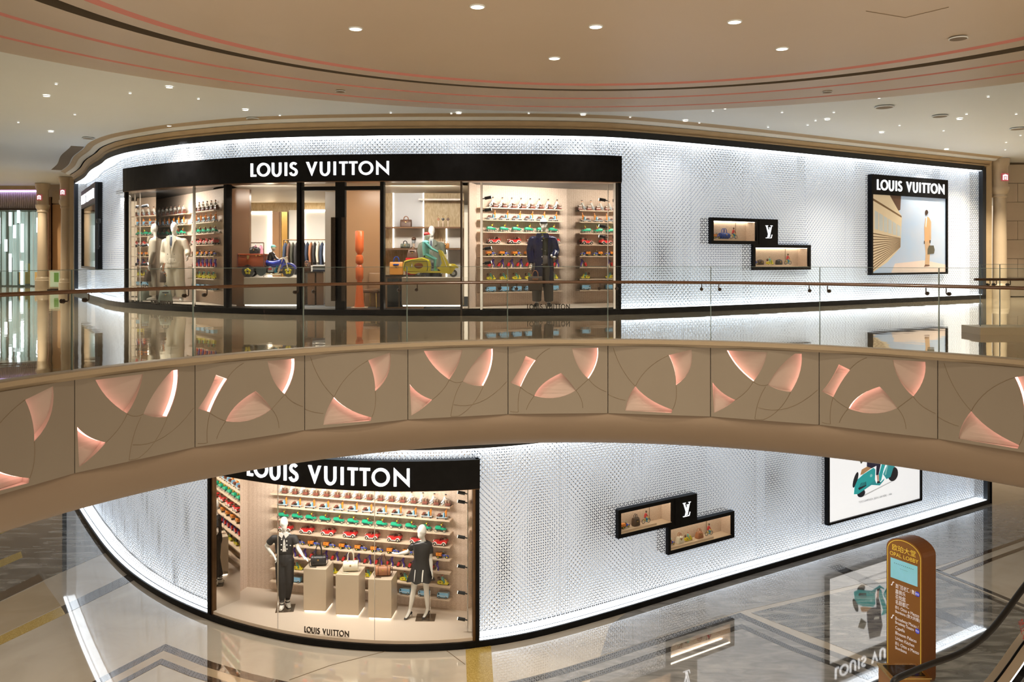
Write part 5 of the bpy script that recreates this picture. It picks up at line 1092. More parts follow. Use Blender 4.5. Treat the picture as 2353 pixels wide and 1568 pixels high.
# --- lower window, viewer's right: black flared mini dress, mid-stride
def mq_dress():
    Y = 16.62; o = empty('mannequin', (X(966, Y), Y, zf), .0, 'white mannequin in short black flared dress and pointed heels', 'mannequin')
    J = dict(hip=V3(0, 0, 1.00), chest=V3(.02, 0, 1.34), neck=V3(.06, 0, 1.52), head=V3(.035, -.03, 1.70), arm=[(V3(-.12, .02, 1.44), V3(-.26, .10, 1.26), V3(-.42, .02, 1.245)), (V3(.19, 0, 1.44), V3(.20, .0, 1.17), V3(.23, -.05, .93))],
             leg=[(V3(-.08, 0, .96), V3(-.13, -.05, .55), V3(-.20, -.02, .16), V3(-.28, -.12, .025)), (V3(.08, 0, .96), V3(.12, -.02, .55), V3(.14, .02, .16), V3(.07, -.09, .025))])
    remesh(bodymesh(J, 'f', -.75, ((-.95, 0, .1), (.25, -.25, -.9)), (.2, .35)), 'body', 'mannequin', o, .0095, 4)
    n = 36; prof = [(1.515, .075, .065), (1.49, .15, .09), (1.45, .195, .105), (1.40, .19, .115), (1.30, .175, .12), (1.15, .15, .11), (1.0, .185, .14), (.86, .225, .18), (.74, .27, .21)]; vs = []; fs = []
    for j, (z, rx, ry) in enumerate(prof):
        f = max(0, (1.1-z)/.36)
        for i in range(n):
            a = 2*PI*i/n; k = 1+.09*f*math.cos(a*7); cx = .055*(z-.9)/.6 if z > .9 else 0
            vs.append((cx+rx*k*math.cos(a), ry*k*math.sin(a), z-.012*f*math.cos(a*7)))
    for j in range(len(prof)-1):
        for i in range(n): fs.append((j*n+i, j*n+(i+1) % n, (j+1)*n+(i+1) % n, (j+1)*n+i))
    d = link('dress', MB().add(vs, fs).mesh('dress'), 'black_silk', o, 'all')
    s = MB()
    for i in range(2):
        sh, el, wr = J['arm'][i]; limb(s, [Vector((sh.x*.85+.008, sh.y, sh.z-.035)), sh.lerp(el, .25), sh.lerp(el, .62)], [.062, .062, .064])
    s.build('sleeve', 'black_silk', o)
    for x, y in ((-.095, -.175), (.055, -.188)): MB().tube([(x+.012, y+.055, .98), (x+.004, y+.02, .88), (x, y-.012, .77)], [(.012, .006)]*3, 8).build('white_trim', 'toy_white', o)
    for i in range(2): shoe(o, J['leg'][i][2], J['leg'][i][3], 'leather_black', True, 'heeled_shoe')
    MB().b2((-.08, -.20, .001), (.30, .14, .008)).build('base_plate', 'plate_steel', o, False); MB().cyl((.19, .06, .008), (.19, .06, .5), .006, n=6).build('support_rod', 'chrome', o)
    return o
mq_dress()
# --- upper right window: long glossy navy coat
def mq_navy():
    Y = 18.2; o = empty('mannequin', (X(1247, Y), Y, zfu), -.1, 'white mannequin in long glossy navy coat and sunglasses', 'mannequin')
    J = dict(hip=V3(0, 0, 1.00), chest=V3(0, 0, 1.38), neck=V3(.01, 0, 1.60), head=V3(.02, -.02, 1.80), arm=[(V3(-.22, 0, 1.52), V3(-.29, .02, 1.22), V3(-.24, -.04, .93)), (V3(.22, 0, 1.52), V3(.30, .0, 1.22), V3(.27, -.16, 1.08))],
             leg=[(V3(-.10, 0, .95), V3(-.12, -.02, .52), V3(-.13, .02, .10), V3(-.16, -.14, .03)), (V3(.10, 0, .95), V3(.12, 0, .52), V3(.13, .06, .10), V3(.16, -.08, .03))])
    remesh(bodymesh(J, 'm', .15, ((.1, -.1, -1), (-.6, -.6, .1)), (.9, 1.1)), 'body', 'mannequin', o, .0095, 4)
    remesh(trousers(J, .13, .115, .10, .19, .14), 'trousers', 'grey_cloth', o, .015)
    remesh(jacket(J, .90, .19, 1.0, .30, .05, .05, .125), 'waistcoat', 'olive_cloth', o, .015)
    c = jacket(J, .50, .235, 1.12, 1.0, .075, .06, .16); me = remesh(c, 'coat', 'navy_patent', o, .016, 3)
    # open the coat front
    bm = bmesh.new(); bm.from_mesh(me.data); dl = [f for f in bm.faces if f.calc_center_median().y < -.075 and .015 < f.calc_center_median().x < .125+.03*(f.calc_center_median().z < .9) and f.calc_center_median().z < 1.52 and f.calc_center_median().z > .5]; bmesh.ops.delete(bm, geom=dl, context='FACES'); bm.to_mesh(me.data); bm.free()
    for sx in (-1, 1): MB().prism([(0, .02), (sx*.12, .02), (sx*.15, -.06), (sx*.05, -.10)], -.008, .008).build('collar', 'navy_patent', o, False, Matrix.Translation((.005, -.13, 1.585)))
    MB().prism([(-.06, .06), (.08, .06), (.03, -.09), (.0, -.09)], -.006, .006).build('shirt_collar', 'yellowgreen_cloth', o, False, Matrix.Translation((.01, -.115, 1.57)))
    buttons(o, 'chrome', [(-.005, -.168, z) for z in (1.44, 1.26, 1.09, .93, .64)], .011); buttons(o, 'chrome', [(.065, -.13, 1.22)], .008)
    hd = J['head']; g = MB(); g.rbox(hd+V3(.01, -.098, .028), (.15, .02, .04), .008); gl = g.build('sunglasses', 'black_gloss', o); strip(gl, 'temple', 'black_gloss', [hd+V3(-.066, -.09, .035), hd+V3(-.085, .02, .06)], .005)
    for i in range(2): shoe(o, J['leg'][i][2], J['leg'][i][3], 'leather_black')
    return o
mq_navy()
# --- upper left window: two cream suits
def mq_suit(loc, rz, label, m1, m2, dark, arms):
    o = empty('mannequin', loc, rz, label, 'mannequin')
    J = dict(hip=V3(0, 0, 1.00), chest=V3(0, 0, 1.38), neck=V3(.0, 0, 1.60), head=V3(.0, -.02, 1.80), arm=arms,
             leg=[(V3(-.10, 0, .95), V3(-.11, -.02, .52), V3(-.12, .0, .10), V3(-.16, -.14, .03)), (V3(.10, 0, .95), V3(.12, 0, .52), V3(.15, .05, .10), V3(.20, -.08, .03))])
    remesh(bodymesh(J, 'm', .1, ((0, -.1, -1), (0, -.2, -1)), (.9, .7)), 'body', 'mannequin', o, .0095, 4)
    remesh(trousers(J, .14, .13, .12, .20, .15), 'trousers', m2, o, .016)
    remesh(jacket(J, .82, .245, 1.06, 1.0, .078, .062, .16), 'jacket', m1, o, .016)
    MB().prism([(-.055, .06), (.055, .06), (.0, -.26)], -.005, .005).build('shirt', 'toy_grey', o, False, Matrix.Translation((0, -.150, 1.56)) @ Matrix.Rotation(-.10, 4, 'X'))
    MB().prism([(-.015, .03), (.015, .03), (.02, -.16), (0, -.2), (-.02, -.16)], -.004, .004).build('tie', 'denim', o, False, Matrix.Translation((0, -.158, 1.55)) @ Matrix.Rotation(-.10, 4, 'X'))
    for sx in (-1, 1): MB().prism([(sx*.01, -.42), (sx*.05, .06), (sx*.12, .03), (sx*.13, -.08), (sx*.09, -.10)], -.005, .005).build('lapel', m1, o, False, Matrix.Translation((0, -.162, 1.56)) @ Matrix.Rotation(-.06, 4, 'X'))
    strip(o, 'jacket_opening', dark, [(0, -.168, 1.15), (-.005, -.178, .98), (.01, -.176, .83)], .004)
    buttons(o, dark, [(sx*.085, -.172, z) for sx in (-1, 1) for z in (1.16, 1.02)], .011)
    for i in range(2): shoe(o, J['leg'][i][2], J['leg'][i][3], 'toy_white')
    return o
arms_a = [(V3(-.23, 0, 1.52), V3(-.30, .03, 1.20), V3(-.28, -.06, .90)), (V3(.23, 0, 1.52), V3(.34, .0, 1.25), V3(.40, -.12, 1.12))]
arms_b = [(V3(-.23, 0, 1.52), V3(-.31, .03, 1.20), V3(-.33, -.06, .90)), (V3(.23, 0, 1.52), V3(.29, .04, 1.22), V3(.27, -.05, .92))]
Ya, Yb = 20.42, 21.5
mq_suit((X(401, Ya), Ya, zfu), -.1, 'front mannequin in boxy cream suit with tie in the curved corner window', 'cream_cloth', 'cream_cloth', 'grey_cloth', arms_a)
mq_suit((X(356, Yb), Yb, zfu), -.15, 'rear mannequin in beige jacket and trousers in the curved corner window', 'beige_cloth', 'beige_cloth', 'leather_brown', arms_b)
# --- mannequin behind the yellow scooter
o = mq_suit((X(992, 20.08), 20.08, .02), 0, 'mannequin in sage green jacket standing behind the yellow scooter statue', 'sage_cloth', 'black_cloth', 'black_cloth', arms_b)
# ================================================================ BAGS
def bag(loc, w, h, d, m, mh, label, rz=0, hh=.12, style='tote', mark=None, strap=False, slouch=0, cat='bag'):
    o = empty('handbag', loc, rz, label, cat)
    b = MB(); n = 20
    if style == 'barrel':
        pts = [(-w/2, 0, h*.48), (-w*.47, 0, h*.48), (w*.47, 0, h*.48), (w/2, 0, h*.48)]; b.tube(pts, [(d*.40, h*.40), (d*.5, h*.48), (d*.5, h*.48), (d*.40, h*.40)], 16); b = b.build('bag_body', m, o)
        for x in (-w*.30, w*.30): MB().tube([(x, d*.51*math.sin(a), h*.48+h*.49*math.cos(a)) for a in [2*PI*k/14 for k in range(14)]], .006, 5, closed=True).build('bag_band', mh, b)
    else:
        tw = {'tote': 1.0, 'dome': .72, 'bucket': .92}[style]; rings = [(0, 0, .0, w*.46, d*.42), (0, 0, .012, w/2, d/2), (0, 0, h*.5, w/2*(1+tw)/2*1.02, d/2*.95), (0, 0, h*.9, w/2*tw, d*.36), (0, 0, h, w/2*tw*.95, d*.22)]
        vs = []; 
        for cx, cy, z, rx, ry in rings:
            for j in range(n):
                a = 2*PI*j/n; c, s_ = math.cos(a), math.sin(a); e = .35
                vs.append((rx*math.copysign(abs(c)**e, c), ry*math.copysign(abs(s_)**e, s_), z))
        k = len(rings); fs = [(i*n+j, i*n+(j+1) % n, (i+1)*n+(j+1) % n, (i+1)*n+j) for i in range(k-1) for j in range(n)]+[tuple(range(n-1, -1, -1)), tuple((k-1)*n+j for j in range(n))]
        b = MB().add(vs, fs).build('bag_body', m, o)
        MB().rbox((0, -d*.46, h*.80), (w*.42, .012, h*.10), .004).build('flap', mh, b)
    for y in (-d*.18, d*.18):
        MB().tube([(-w*.20, y, h*.92), (-w*.18, y, h+hh*.6), (-w*.07, y, h+hh), (w*.07, y, h+hh), (w*.18, y, h+hh*.6), (w*.20, y, h*.92)], .009 if w > .2 else .006, 6).build('handle', mh, o)
    MB().rbox((0, -d*.5, h*.62), (.03, .014, .03), .004).build('clasp', 'brass', o)
    if strap: MB().tube([(-w*.48, 0, h*.6), (-w*.62, -.03, h*.2), (-w*.5, -d*.6, .012), (-w*.1, -d*.72, .010)], .008, 6).build('strap', mh, o); MB().tube([(w*.48, 0, h*.62), (w*.60, -.02, h*.8), (w*.62, -.03, h*.3), (w*.5, -.05, .014)], .008, 6).build('strap', mh, o)
    if mark:
        cu = bpy.data.curves.new('t', 'FONT'); cu.body = mark; cu.size = w*.12; t = bpy.data.objects.new('t', cu); COL.objects.link(t); me = bpy.data.meshes.new_from_object(t.evaluated_get(bpy.context.evaluated_depsgraph_get())); bpy.data.objects.remove(t)
        link('lettering', me, 'toy_black', o, mw=Matrix.Translation((-w*.40, -d/2-.012, h*.52)) @ Matrix.Rotation(PI/2, 4, 'X'))
    return o
# lower window plinths with bags
for px, py, yy, pw, ph, m, mh, lab in ((723.5, 16.84, 0, .47, .87, 'leather_black', 'leather_black', 'black'), (798, 16.64, 0, .47, .83, 'leather_cream', 'leather_cream', 'cream'), (873, 16.50, 0, .47, .79, 'leather_tan', 'leather_brown', 'tan')):
    cx = X(px, py); pedestal('display_plinth', (cx+.02, py+.24), (pw, .48, ph), zf, 'square beige plinth under the %s handbag' % lab, -.10)
    bag((cx+.03, py+.20, zf+ph+.004), .30, .215, .18, m, mh, '%s leather barrel handbag with tall loop handle on a beige plinth' % lab, .1, .20, 'barrel', strap=True)
    st = empty('bag_stand', (cx+.04, py+.42, zf+ph), 0, 'thin metal bag stand behind the %s handbag' % lab, 'stand'); MB().cyl((0, 0, .004), (0, 0, .40), .004, n=6).build('rod', 'chrome', st); MB().cyl((0, 0, 0), (0, 0, .006), .05, n=16).build('foot', 'chrome', st); MB().tube([(0, 0, .40), (0, -.05, .405), (0, -.10, .40)], .004, 6).build('hook', 'chrome', st)
bag(AT(1232, 0, 17.9).xy.to_3d()+V3(-.02, -.02, .50), .30, .30, .13, 'canvas_brown', 'leather_tan', 'brown canvas tote held beside the long navy coat', .0, .12, 'tote')
bag((X(343, 21.2), 21.2, .62), .32, .22, .2, 'leather_brown', 'leather_tan', 'soft brown bag hanging beside the beige jacket', .2, .16, 'barrel')
bag((X(380, 20.35), 20.35, .60), .26, .26, .14, 'canvas_brown', 'leather_tan', 'brown bag hanging from the cream suit hand', .6, .20, 'bucket')
bag((X(380, 20.2), 20.2, zfu), .34, .30, .2, 'sage_cloth', 'leather_black', 'grey travel bag on the window floor below the cream suit', .4, .10, 'dome')
# shelves behind the scooter
bag((X(933, 20.55), 20.55, Zz(522, 20.55)), .28, .18, .14, 'leather_brown', 'leather_tan', 'dark brown bag with pink charm on the upper shelf', 0, .08, 'tote')
bag((X(931, 20.55), 20.55, Zz(571, 20.55)), .22, .12, .14, 'sage_cloth', 'leather_black', 'small grey green bag on the lower shelf', 0, .06, 'barrel')
bag((X(1024, 20.5), 20.5, Zz(571, 20.5)), .17, .125, .09, 'leather_orange', 'leather_tan', 'small orange bag on the lower shelf', 0, .06, 'tote')
bag((X(1014, 20.68), 20.68, Zz(571, 20.68)), .17, .17, .07, 'leather_cream', 'leather_tan', 'pale yellow tote behind the small orange bag', 0, .09, 'tote')
bag((X(911, 19.32), 19.32, .797), .31, .30, .16, 'leather_orange', 'leather_blue', 'orange leather tote with blue handles on the dark cabinet', 0, .12, 'tote', mark='LOUIS VUITTON')
bag((X(948, 19.5), 19.5, 1.19), .27, .20, .16, 'leather_brown', 'leather_brown', 'brown rounded bag on the red case behind the scooter', 0, .05, 'dome')
rc = empty('red_case', (X(948, 19.5), 19.5, .80), 0, 'flat red case under the brown rounded bag', 'case'); MB().rbox((0, 0, .195), (.30, .24, .39), .015).build('case_body', 'toy_red', rc); MB().b2((-.155, -.125, .30), (.155, .125, .31)).build('case_seam', 'toy_darkred', rc); MB().rbox((0, -.125, .30), (.03, .012, .04), .003).build('clasp', 'brass', rc)
cb = empty('shop_cabinet', (-2.44, 19.42, .02), 0, 'dark glossy cabinet behind the scooter plinth', 'cabinet'); MB().b2((-.46, -.22, 0), (.42, .22, .74)).build('cabinet_body', 'brown_panel', cb, False); MB().b2((-.48, -.24, .74), (.44, .24, .775)).build('cabinet_top', 'dark_bronze', cb, False)
for x in (-.28, .0, .28): MB().b2((x-.13, -.232, .05), (x+.13, -.22, .70)).build('drawer_front', 'black_gloss', cb, False)
# hat stand head and three charm stands
hs = empty('hat_stand', (X(951, 20.6), 20.6, Zz(571, 20.6)), 0, 'grey cap on a small stand beside the grey green bag', 'stand')
MB().tube([(0, 0, 0), (0, 0, .01), (0, 0, .015), (0, 0, .12)], [.05, .05, .022, .028], 12).build('stand', 'shelf_beige', hs); MB().ell((0, 0, .19), (.052, .06, .08), 12, 8).build('head_form', 'toy_grey', hs); c = MB(); c.ell((0, 0, .225), (.06, .07, .055), 12, 6); c.b2((-.04, -.11, .215), (.04, -.05, .225)); c.build('cap', 'toy_brown', hs)
for px, m, nm in ((1007.5, 'leather_tan', 'tan'), (1018, 'leather_black', 'black'), (1029.5, 'leather_brown', 'brown')):
    cs = empty('charm_stand', (X(px, 20.55), 20.55, Zz(522, 20.55)), 0, 'small %s leather charm on a slim beige stand' % nm, 'charm'); MB().rbox((0, 0, .075), (.028, .028, .15), .003).build('post', 'shelf_beige', cs)
    MB().rbox((0, -.022, .19), (.062, .016, .062), .006, ry=PI/4).build('charm', m, cs); MB().tube([(.02*math.cos(a), -.022, .25+.02*math.sin(a)) for a in [2*PI*k/12 for k in range(12)]], .004, 5, closed=True).build('charm_ring', 'brass', cs)
# black bag on the orange trunk of the motorcycle statue
bag((X(583, 19.03)+.02, 19.03, 1.287), .21, .14, .14, 'leather_black', 'leather_black', 'black quilted bag on the orange trunk of the motorcycle statue', 0, .015, 'tote')
# ---------------------------------------------------------------- vitrine contents
def vit(v, L, which, t, dz=0, dy=.15):
    x = (L['x0']+(L['x1']-L['x0'])*t) if which == 1 else (L['x2']+(L['x3']-L['x2'])*t); z = L['z1'] if which == 1 else L['z0']
    return v.matrix_world @ Matrix.Translation((x, dy, z+dz+.001))
bpy.context.view_layer.update()
def vbag(mw, *a, **k):
    r_ = mw.to_euler().z; return bag(mw.translation, *a, rz=r_, **k)
for v, L, lv_, sc in ((vu, vuL, 'upper', 1), (vl, vlL, 'lower', 1)):
    for wh, t in ((1, .17), (2, .075)): m_ = vit(v, L, wh, t); place('moto', m_ @ Matrix.Translation((-.12, 0, 0)), .20, 'small orange box toy motorcycle in the %s vitrine, %s case' % (lv_, 'top' if wh == 1 else 'bottom'), None)
    m_ = vit(v, L, 1, .58); place('cyc', m_, 1.05, 'little red cyclist toy in the %s vitrine, top case' % lv_, None)
    m_ = vit(v, L, 2, .70); place('cyc', m_, 1.05, 'little red cyclist toy in the %s vitrine, bottom case' % lv_, None)
    m_ = vit(v, L, 2, .36); place('scoot', m_ @ Matrix.Translation((-.11, 0, 0)), .19, 'small yellow toy scooter in the %s vitrine' % lv_, None)
    if lv_ == 'upper':
        vbag(vit(v, L, 1, .36), .26, .145, .16, 'leather_blue', 'leather_blue', 'blue handbag in the upper vitrine', hh=.09, style='barrel')
        vbag(vit(v, L, 2, .185), .17, .11, .1, 'canvas_brown', 'leather_brown', 'small brown box bag in the upper vitrine, beside the motorcycle', hh=.012, style='tote'); vbag(vit(v, L, 2, .53), .17, .115, .1, 'leather_black', 'leather_black', 'small black box bag in the upper vitrine', hh=.012, style='tote')
    else:
        vbag(vit(v, L, 1, .38), .17, .17, .12, 'canvas_brown', 'leather_black', 'dark bucket bag in the lower vitrine', hh=.07, style='bucket')
        vbag(vit(v, L, 2, .225), .20, .14, .12, 'leather_cream', 'leather_tan', 'cream dome handbag in the lower vitrine', hh=.08, style='dome'); vbag(vit(v, L, 2, .54), .20, .14, .12, 'leather_tan', 'leather_tan', 'ribbed brown dome handbag in the lower vitrine', hh=.07, style='dome')
# ---------------------------------------------------------------- standing metal words at the window bases
def floor_word(path, s0, u, z, h, off, label):
    o = empty('standing_letters', path.pt(s0, 0, z), 0, label, 'letters'); inv = Matrix.Translation(-path.pt(s0, 0, z)); word_on(path, s0, u, z, h, off, .02, 'dark_bronze', o, inv)
floor_word(lo_path, sl_(694), (sl_(798)-sl_(694))/10.13, zf+.003, .11, -.09, 'small dark metal letters standing along the lower window base')
floor_word(up_path, su(1212), (su(1311)-su(1212))/10.13, zfu+.003, .11, -.09, 'small dark metal letters standing below the navy coat mannequin')
floor_word(up_path, su(340), (su(389)-su(340))/10.13, zfu+.003, .09, -.09, 'small dark metal letters standing below the cream suits')
# spotlights on the window side rails
def spots(p, zs, dirx, lab, gname):
    rl = empty('light_rail', (p[0], p[1], p[2]), 0, 'slim chrome upright lamp rail %s' % lab, 'rail'); MB().cyl((0, 0, 0), (0, 0, 2.75), .012, n=8).build('post', 'chrome', rl)
    for i, z in enumerate(zs):
        s_ = empty('spotlight', (p[0]+dirx*.02, p[1], p[2]+z), 0, '%s small dark spotlight from the top on the rail %s' % (ORD[i], lab), 'spotlight', gname)
        MB().cyl((dirx*.03, 0, .01), (dirx*.17, .0, .035), .032, n=12).build('lamp_barrel', 'charcoal', s_); MB().cyl((-dirx*.015, 0, 0), (dirx*.04, 0, .012), .012, n=8).build('arm', 'charcoal', s_); MB().cyl((dirx*.168, 0, .0345), (dirx*.173, 0, .0355), .026, n=12).build('lens', 'led_warm', s_)
p = lo_path.pt(LW[1]-.17, -.28, zf); spots(p, [2.62, 2.45, 1.78, 1.22, .72, .22], -1, 'in the lower window', 'lower window spotlights')
p = up_path.pt(UW[1]-.20, -.20, zfu); spots(p, [2.28, 1.72, 1.5], -1, 'at the navy coat window end', 'navy coat window spotlights')
p = up_path.pt(su(1108), -.16, zfu); spots(p, [2.30, 2.05, 1.25, .95], 1, 'beside the navy coat window pillar', 'pillar spotlights')
p = up_path.pt(su(298), -.25, zfu); spots(p, [2.3, 1.35, .9], 1, 'in the curved corner window', 'corner window spotlights')
# ================================================================ LEFT END OF THE GALLERY
def lathe(mb, c, prof, n=24): return mb.loft([(c[0], c[1], c[2]+z, r, r) for z, r in prof], n)
def column(c, r, label, sign=True, px=0):
    o = empty('stone_column', (c[0], c[1], 0), 0, label, 'column')
    lathe(MB(), (0, 0, 0), [(0, r*1.5), (.30, r*1.5), (.32, r*1.35), (.40, r*1.3), (.44, r*1.12)]).build('column_base', 'stone_beige', o)
    lathe(MB(), (0, 0, 0), [(.44, r*1.04), (1.6, r*1.02), (2.95, r*.95)]).build('shaft', 'stone_beige', o)
    lathe(MB(), (0, 0, 0), [(2.95, r*.98), (2.97, r*1.12), (3.02, r*1.12), (3.05, r*1.05), (3.12, r*1.3), (3.20, r*1.42), (3.26, r*1.42)]).build('capital', 'stone_beige', o)
    lathe(MB(), (0, 0, 0), [(3.26, r*1.2), (3.85, r*1.2), (3.9, r*1.4), (4.04, r*1.5), (4.09, r*1.5)]).build('upper_block', 'stone_beige', o)
    if sign:
        s = MB().b2((-.09, -r*1.2-.05, 3.42), (.11, -r*1.2-.01, 3.64)).build('exit_plaque', mat('plaque_red', (.5, .10, .12), .4, emit=.3), o, False)
        g = MB(); g.prism([(-.06, 3.45), (-.03, 3.45), (-.03, 3.56), (.05, 3.56), (.05, 3.45), (.08, 3.45), (.08, 3.59), (.01, 3.615), (-.06, 3.59)], -r*1.2-.055, -r*1.2-.05); g.build('plaque_symbol', 'letter_white', s, False)
        MB().b2((-.005, -r*1.2-.056, 3.46), (.025, -r*1.2-.05, 3.54)).build('plaque_symbol', 'letter_white', s, False)
    return o
column((X(151, 30.2), 30.2), .155, 'slim stone column nearest the curved facade end')
column((X(98, 32.8), 32.8), .18, 'slim stone column beside the glowing tube shopfront')
tag(MB().b2((X(160, 29.4), 29.4, 0), (X(171, 29.4), 29.9, 4.0)).build('wall_left', 'cornice', None, False), 'tan pilaster at the curved facade end', kind='structure')
wl = tag(MB().b2((X(104, 33.4), 33.4, 0), (X(162, 33.4), 33.7, 4.1)).build('wall_left', 'stone_wall', None, False), 'stone wall behind the two slim columns', kind='structure')
MB().b2((X(112, 33.3), 33.28, .1), (X(118, 33.3), 33.4, 3.6)).build('door_frame', 'bronze', wl, False); MB().b2((X(119, 33.3), 33.34, .1), (X(146, 33.3), 33.4, 3.3)).build('wall_panel', mat('tan_stone', (.52, .32, .16), .3), wl, False); MB().b2((X(119, 33.3), 33.32, 3.35), (X(146, 33.3), 33.4, 3.85)).build('wall_panel', 'stone_beige', wl, False)
tag(MB().b2((X(86, 33), 33.1, 0), (X(91, 33), 33.5, 3.3)).build('trim_4', 'led_pink_soft' if 'led_pink_soft' in M else mat('led_pink_soft', (.9, .5, .42), .5, emit=.45, ecol=(1, .5, .4)), None, False), 'pink glowing strip beside the far column', kind='structure')
# far shop with glowing tubes
Ys = 34.2
sh = empty('tube_shop', (X(40, Ys), Ys, 0), 0, 'far glass shopfront of hanging light tubes under a ribbed violet valance', 'shopfront'); si = Matrix.Translation((-X(40, Ys), -Ys, 0))
def sp(nm, m, px0, px1, z0, z1, Y, t=.05, sm=False): return MB().b2((X(px0, Y), Y, z0), (X(px1, Y), Y+t, z1)).build(nm, m, sh, sm, si)
sp('back_wall', mat('teal_wall', (.30, .36, .32), .3), -90, 86, 0, 3.3, Ys+2.2)
sp('head_beam', 'cornice', -90, 90, 3.95, 4.1, Ys-.1, .5); sp('valance_back', 'stone_wall', -90, 86, 3.2, 3.98, Ys+.25)
sp('violet_light', 'led_purple', -90, 84, 3.88, 3.93, Ys+.02, .12)
for i in range(40): 
    x = -88+i*4.35; MB().tube([(X(x, Ys), Ys+.18, 3.22), (X(x, Ys), Ys+.14, 3.6), (X(x, Ys), Ys+.16, 3.86)], .032, 6).build('valance_rib', mat('rib', (.50, .44, .38), .4), sh, True, si)
sp('lower_beam', 'dark_bronze', -90, 86, 3.13, 3.2, Ys-.02, .3); sp('counter', 'brass', 44, 78, .1, .95, Ys+.9, .3); sp('glass_pane', 'glass', -90, 84, .02, 3.13, Ys+.05, .02)
mat('tube_dim', (.45, .55, .50), .15, emit=.18, ecol=(.7, .9, .85)); mat('tube_lit', (.9, .95, 1), .3, emit=1.6, ecol=(.85, .93, 1))
rnd = random.Random(3)
for i in range(38):
    x = -86+i*4.5+rnd.uniform(-1, 1); z0 = rnd.choice((.05, .05, .6, 1.2)); z1 = rnd.choice((3.1, 2.6, 3.1, 2.2)); y = Ys+.35+rnd.uniform(0, .8)
    MB().cyl((X(x, Ys), y, z0), (X(x, Ys), y, z1), .05, n=8).build('glass_tube', 'tube_dim', sh, True, si)
for px, y0, y1 in ((14, 487, 519), (33, 480, 512), (24, 517, 547), (42, 514, 580), (14, 583, 625), (41, 600, 655), (4, 550, 578), (-12, 500, 560), (78, 500, 534)):
    MB().cyl((X(px, Ys), Ys+.28, Zz(y1, Ys)), (X(px, Ys), Ys+.28, Zz(y0, Ys)), .055, n=8).build('lit_tube', 'tube_lit', sh, True, si)
# easel sign board
e = empty('sign_board', (X(127, 30.9), 30.9, 0), .1, 'small framed green and white notice board standing by the stone columns', 'sign')
MB().rbox((0, 0, .40), (.44, .04, .66), .012).build('board', 'toy_cream', e); MB().b2((-.17, -.03, .12), (.17, -.021, .69)).build('notice', mat('notice', (.55, .68, .50), .4, emit=.15), e, False); MB().b2((-.03, -.034, .30), (.13, -.03, .64)).build('notice_picture', mat('notice2', (.20, .45, .12), .4), e, False); MB().b2((-.22, -.15, 0), (.22, .15, .03)).build('foot', 'black', e, False)
# ================================================================ RIGHT END OF THE GALLERY
column((X(2297, 24.6), 24.6), .18, 'stone column at the far end of the straight facade')
tag(MB().b2((X(2264, 24.55), 24.5, 0), (X(2277, 24.55), 24.9, 4.05)).build('wall_right', 'cornice', None, False), 'tan moulded frame closing the straight facade', kind='structure')
wr = tag(MB().b2((X(2305, 25.6), 25.7, 0), (X(2560, 25.6), 26, 4.1)).build('wall_right', 'groove', None, False), 'coursed beige stone wall beside the far column', kind='structure')
for r_ in range(7):
    for c_ in range(4):
        x0 = X(2306, 25.6)+c_*.9-(.45 if r_ % 2 else 0); z0 = .02+r_*.575; a_, b_ = max(x0, X(2306, 25.6)), x0+.888
        if b_-a_ > .1: MB().b2((a_, 25.62, z0), (b_, 25.72, min(z0+.563, 4.08))).build('stone_block', 'stone_wall', wr, False)
tag(MB().b2((X(2307, 24.9), 24.95, .1), (X(2312, 24.9), 25.1, 2.95)).build('trim_5', 'led_pink_soft', None, False), 'pink glowing strip beside the far right column', kind='structure')
# second balustrade on a low kerb
k = empty('glass_balustrade', (7.25, 13.0, 0), 0, 'straight glass balustrade on a low stone kerb past the round void', 'balustrade')
MB().b2((0, 0, 0), (6, .55, .115)).build('kerb', mat('kerb_stone', (.80, .68, .47), .3), k, False)
for x0, x1 in ((.16, .46), (.47, 1.95), (1.96, 3.4)):
    p = MB().b2((x0, .28, .115), (x1, .296, 1.09)).build('glass_pane', 'glass_rail', k, False); MB().b2((x0-.004, .277, .115), (x0, .299, 1.09)).build('glass_edge', 'glass_edge', p, False); MB().b2((x0, .278, 1.088), (x1, .298, 1.094)).build('glass_edge', 'glass_edge', p, False)
MB().tube([(.02, .20, .855), (.1, .20, .855), (3.4, .20, .855)], [(.03, .022)]*3, 10).build('handrail', 'wood_rail', k)
for x in (.26, .36, .58, 1.8, 2.1): link('rail_bracket', glass_cache['b'], None, k, mw=Matrix.Translation((x, .28, .77)))
# ================================================================ KIOSK
Yk = 14.0; ck = Vector((6.844, Yk)); fd = Vector((.5, -.866)); wK, dK, hK = .68, .36, 2.50
org = ck-fd*wK
kz = empty('directory_kiosk', (org.x, org.y, ZL), math.atan2(fd.y, fd.x), 'tall rounded bronze directory kiosk with yellow title and screen', 'kiosk')
def rr(x0, x1, z0, z1, rt, rb, n=8):
    P = []
    for cx, cz, r_, a0 in ((x1-rt, z1-rt, rt, 0), (x0+rt, z1-rt, rt, 90), (x0+rb, z0+rb, rb, 180), (x1-rb, z0+rb, rb, 270)): P += arc(cx, cz, r_, r_, a0, a0+90, n)
    return P
def archp(i):
    x0, x1 = i, wK-i; P = [(x0, .42+i*.3), (x0+.16, .06+i), (x1-.16, .06+i), (x1, .42+i*.3), (x1, hK-.22)]
    P = arc(x0+.17, .24+i, .17, .18, 180, 270, 8)+arc(x1-.17, .24+i, .17, .18, 270, 360, 8)+arc(wK/2, hK-.22-i, wK/2-i, .22, 0, 180, 18); return P
MB().prism(archp(0), 0, dK).build('kiosk_body', 'kiosk_side', kz, False); MB().prism(archp(.008), -.006, 0).build('face_panel', 'kiosk', kz, False)
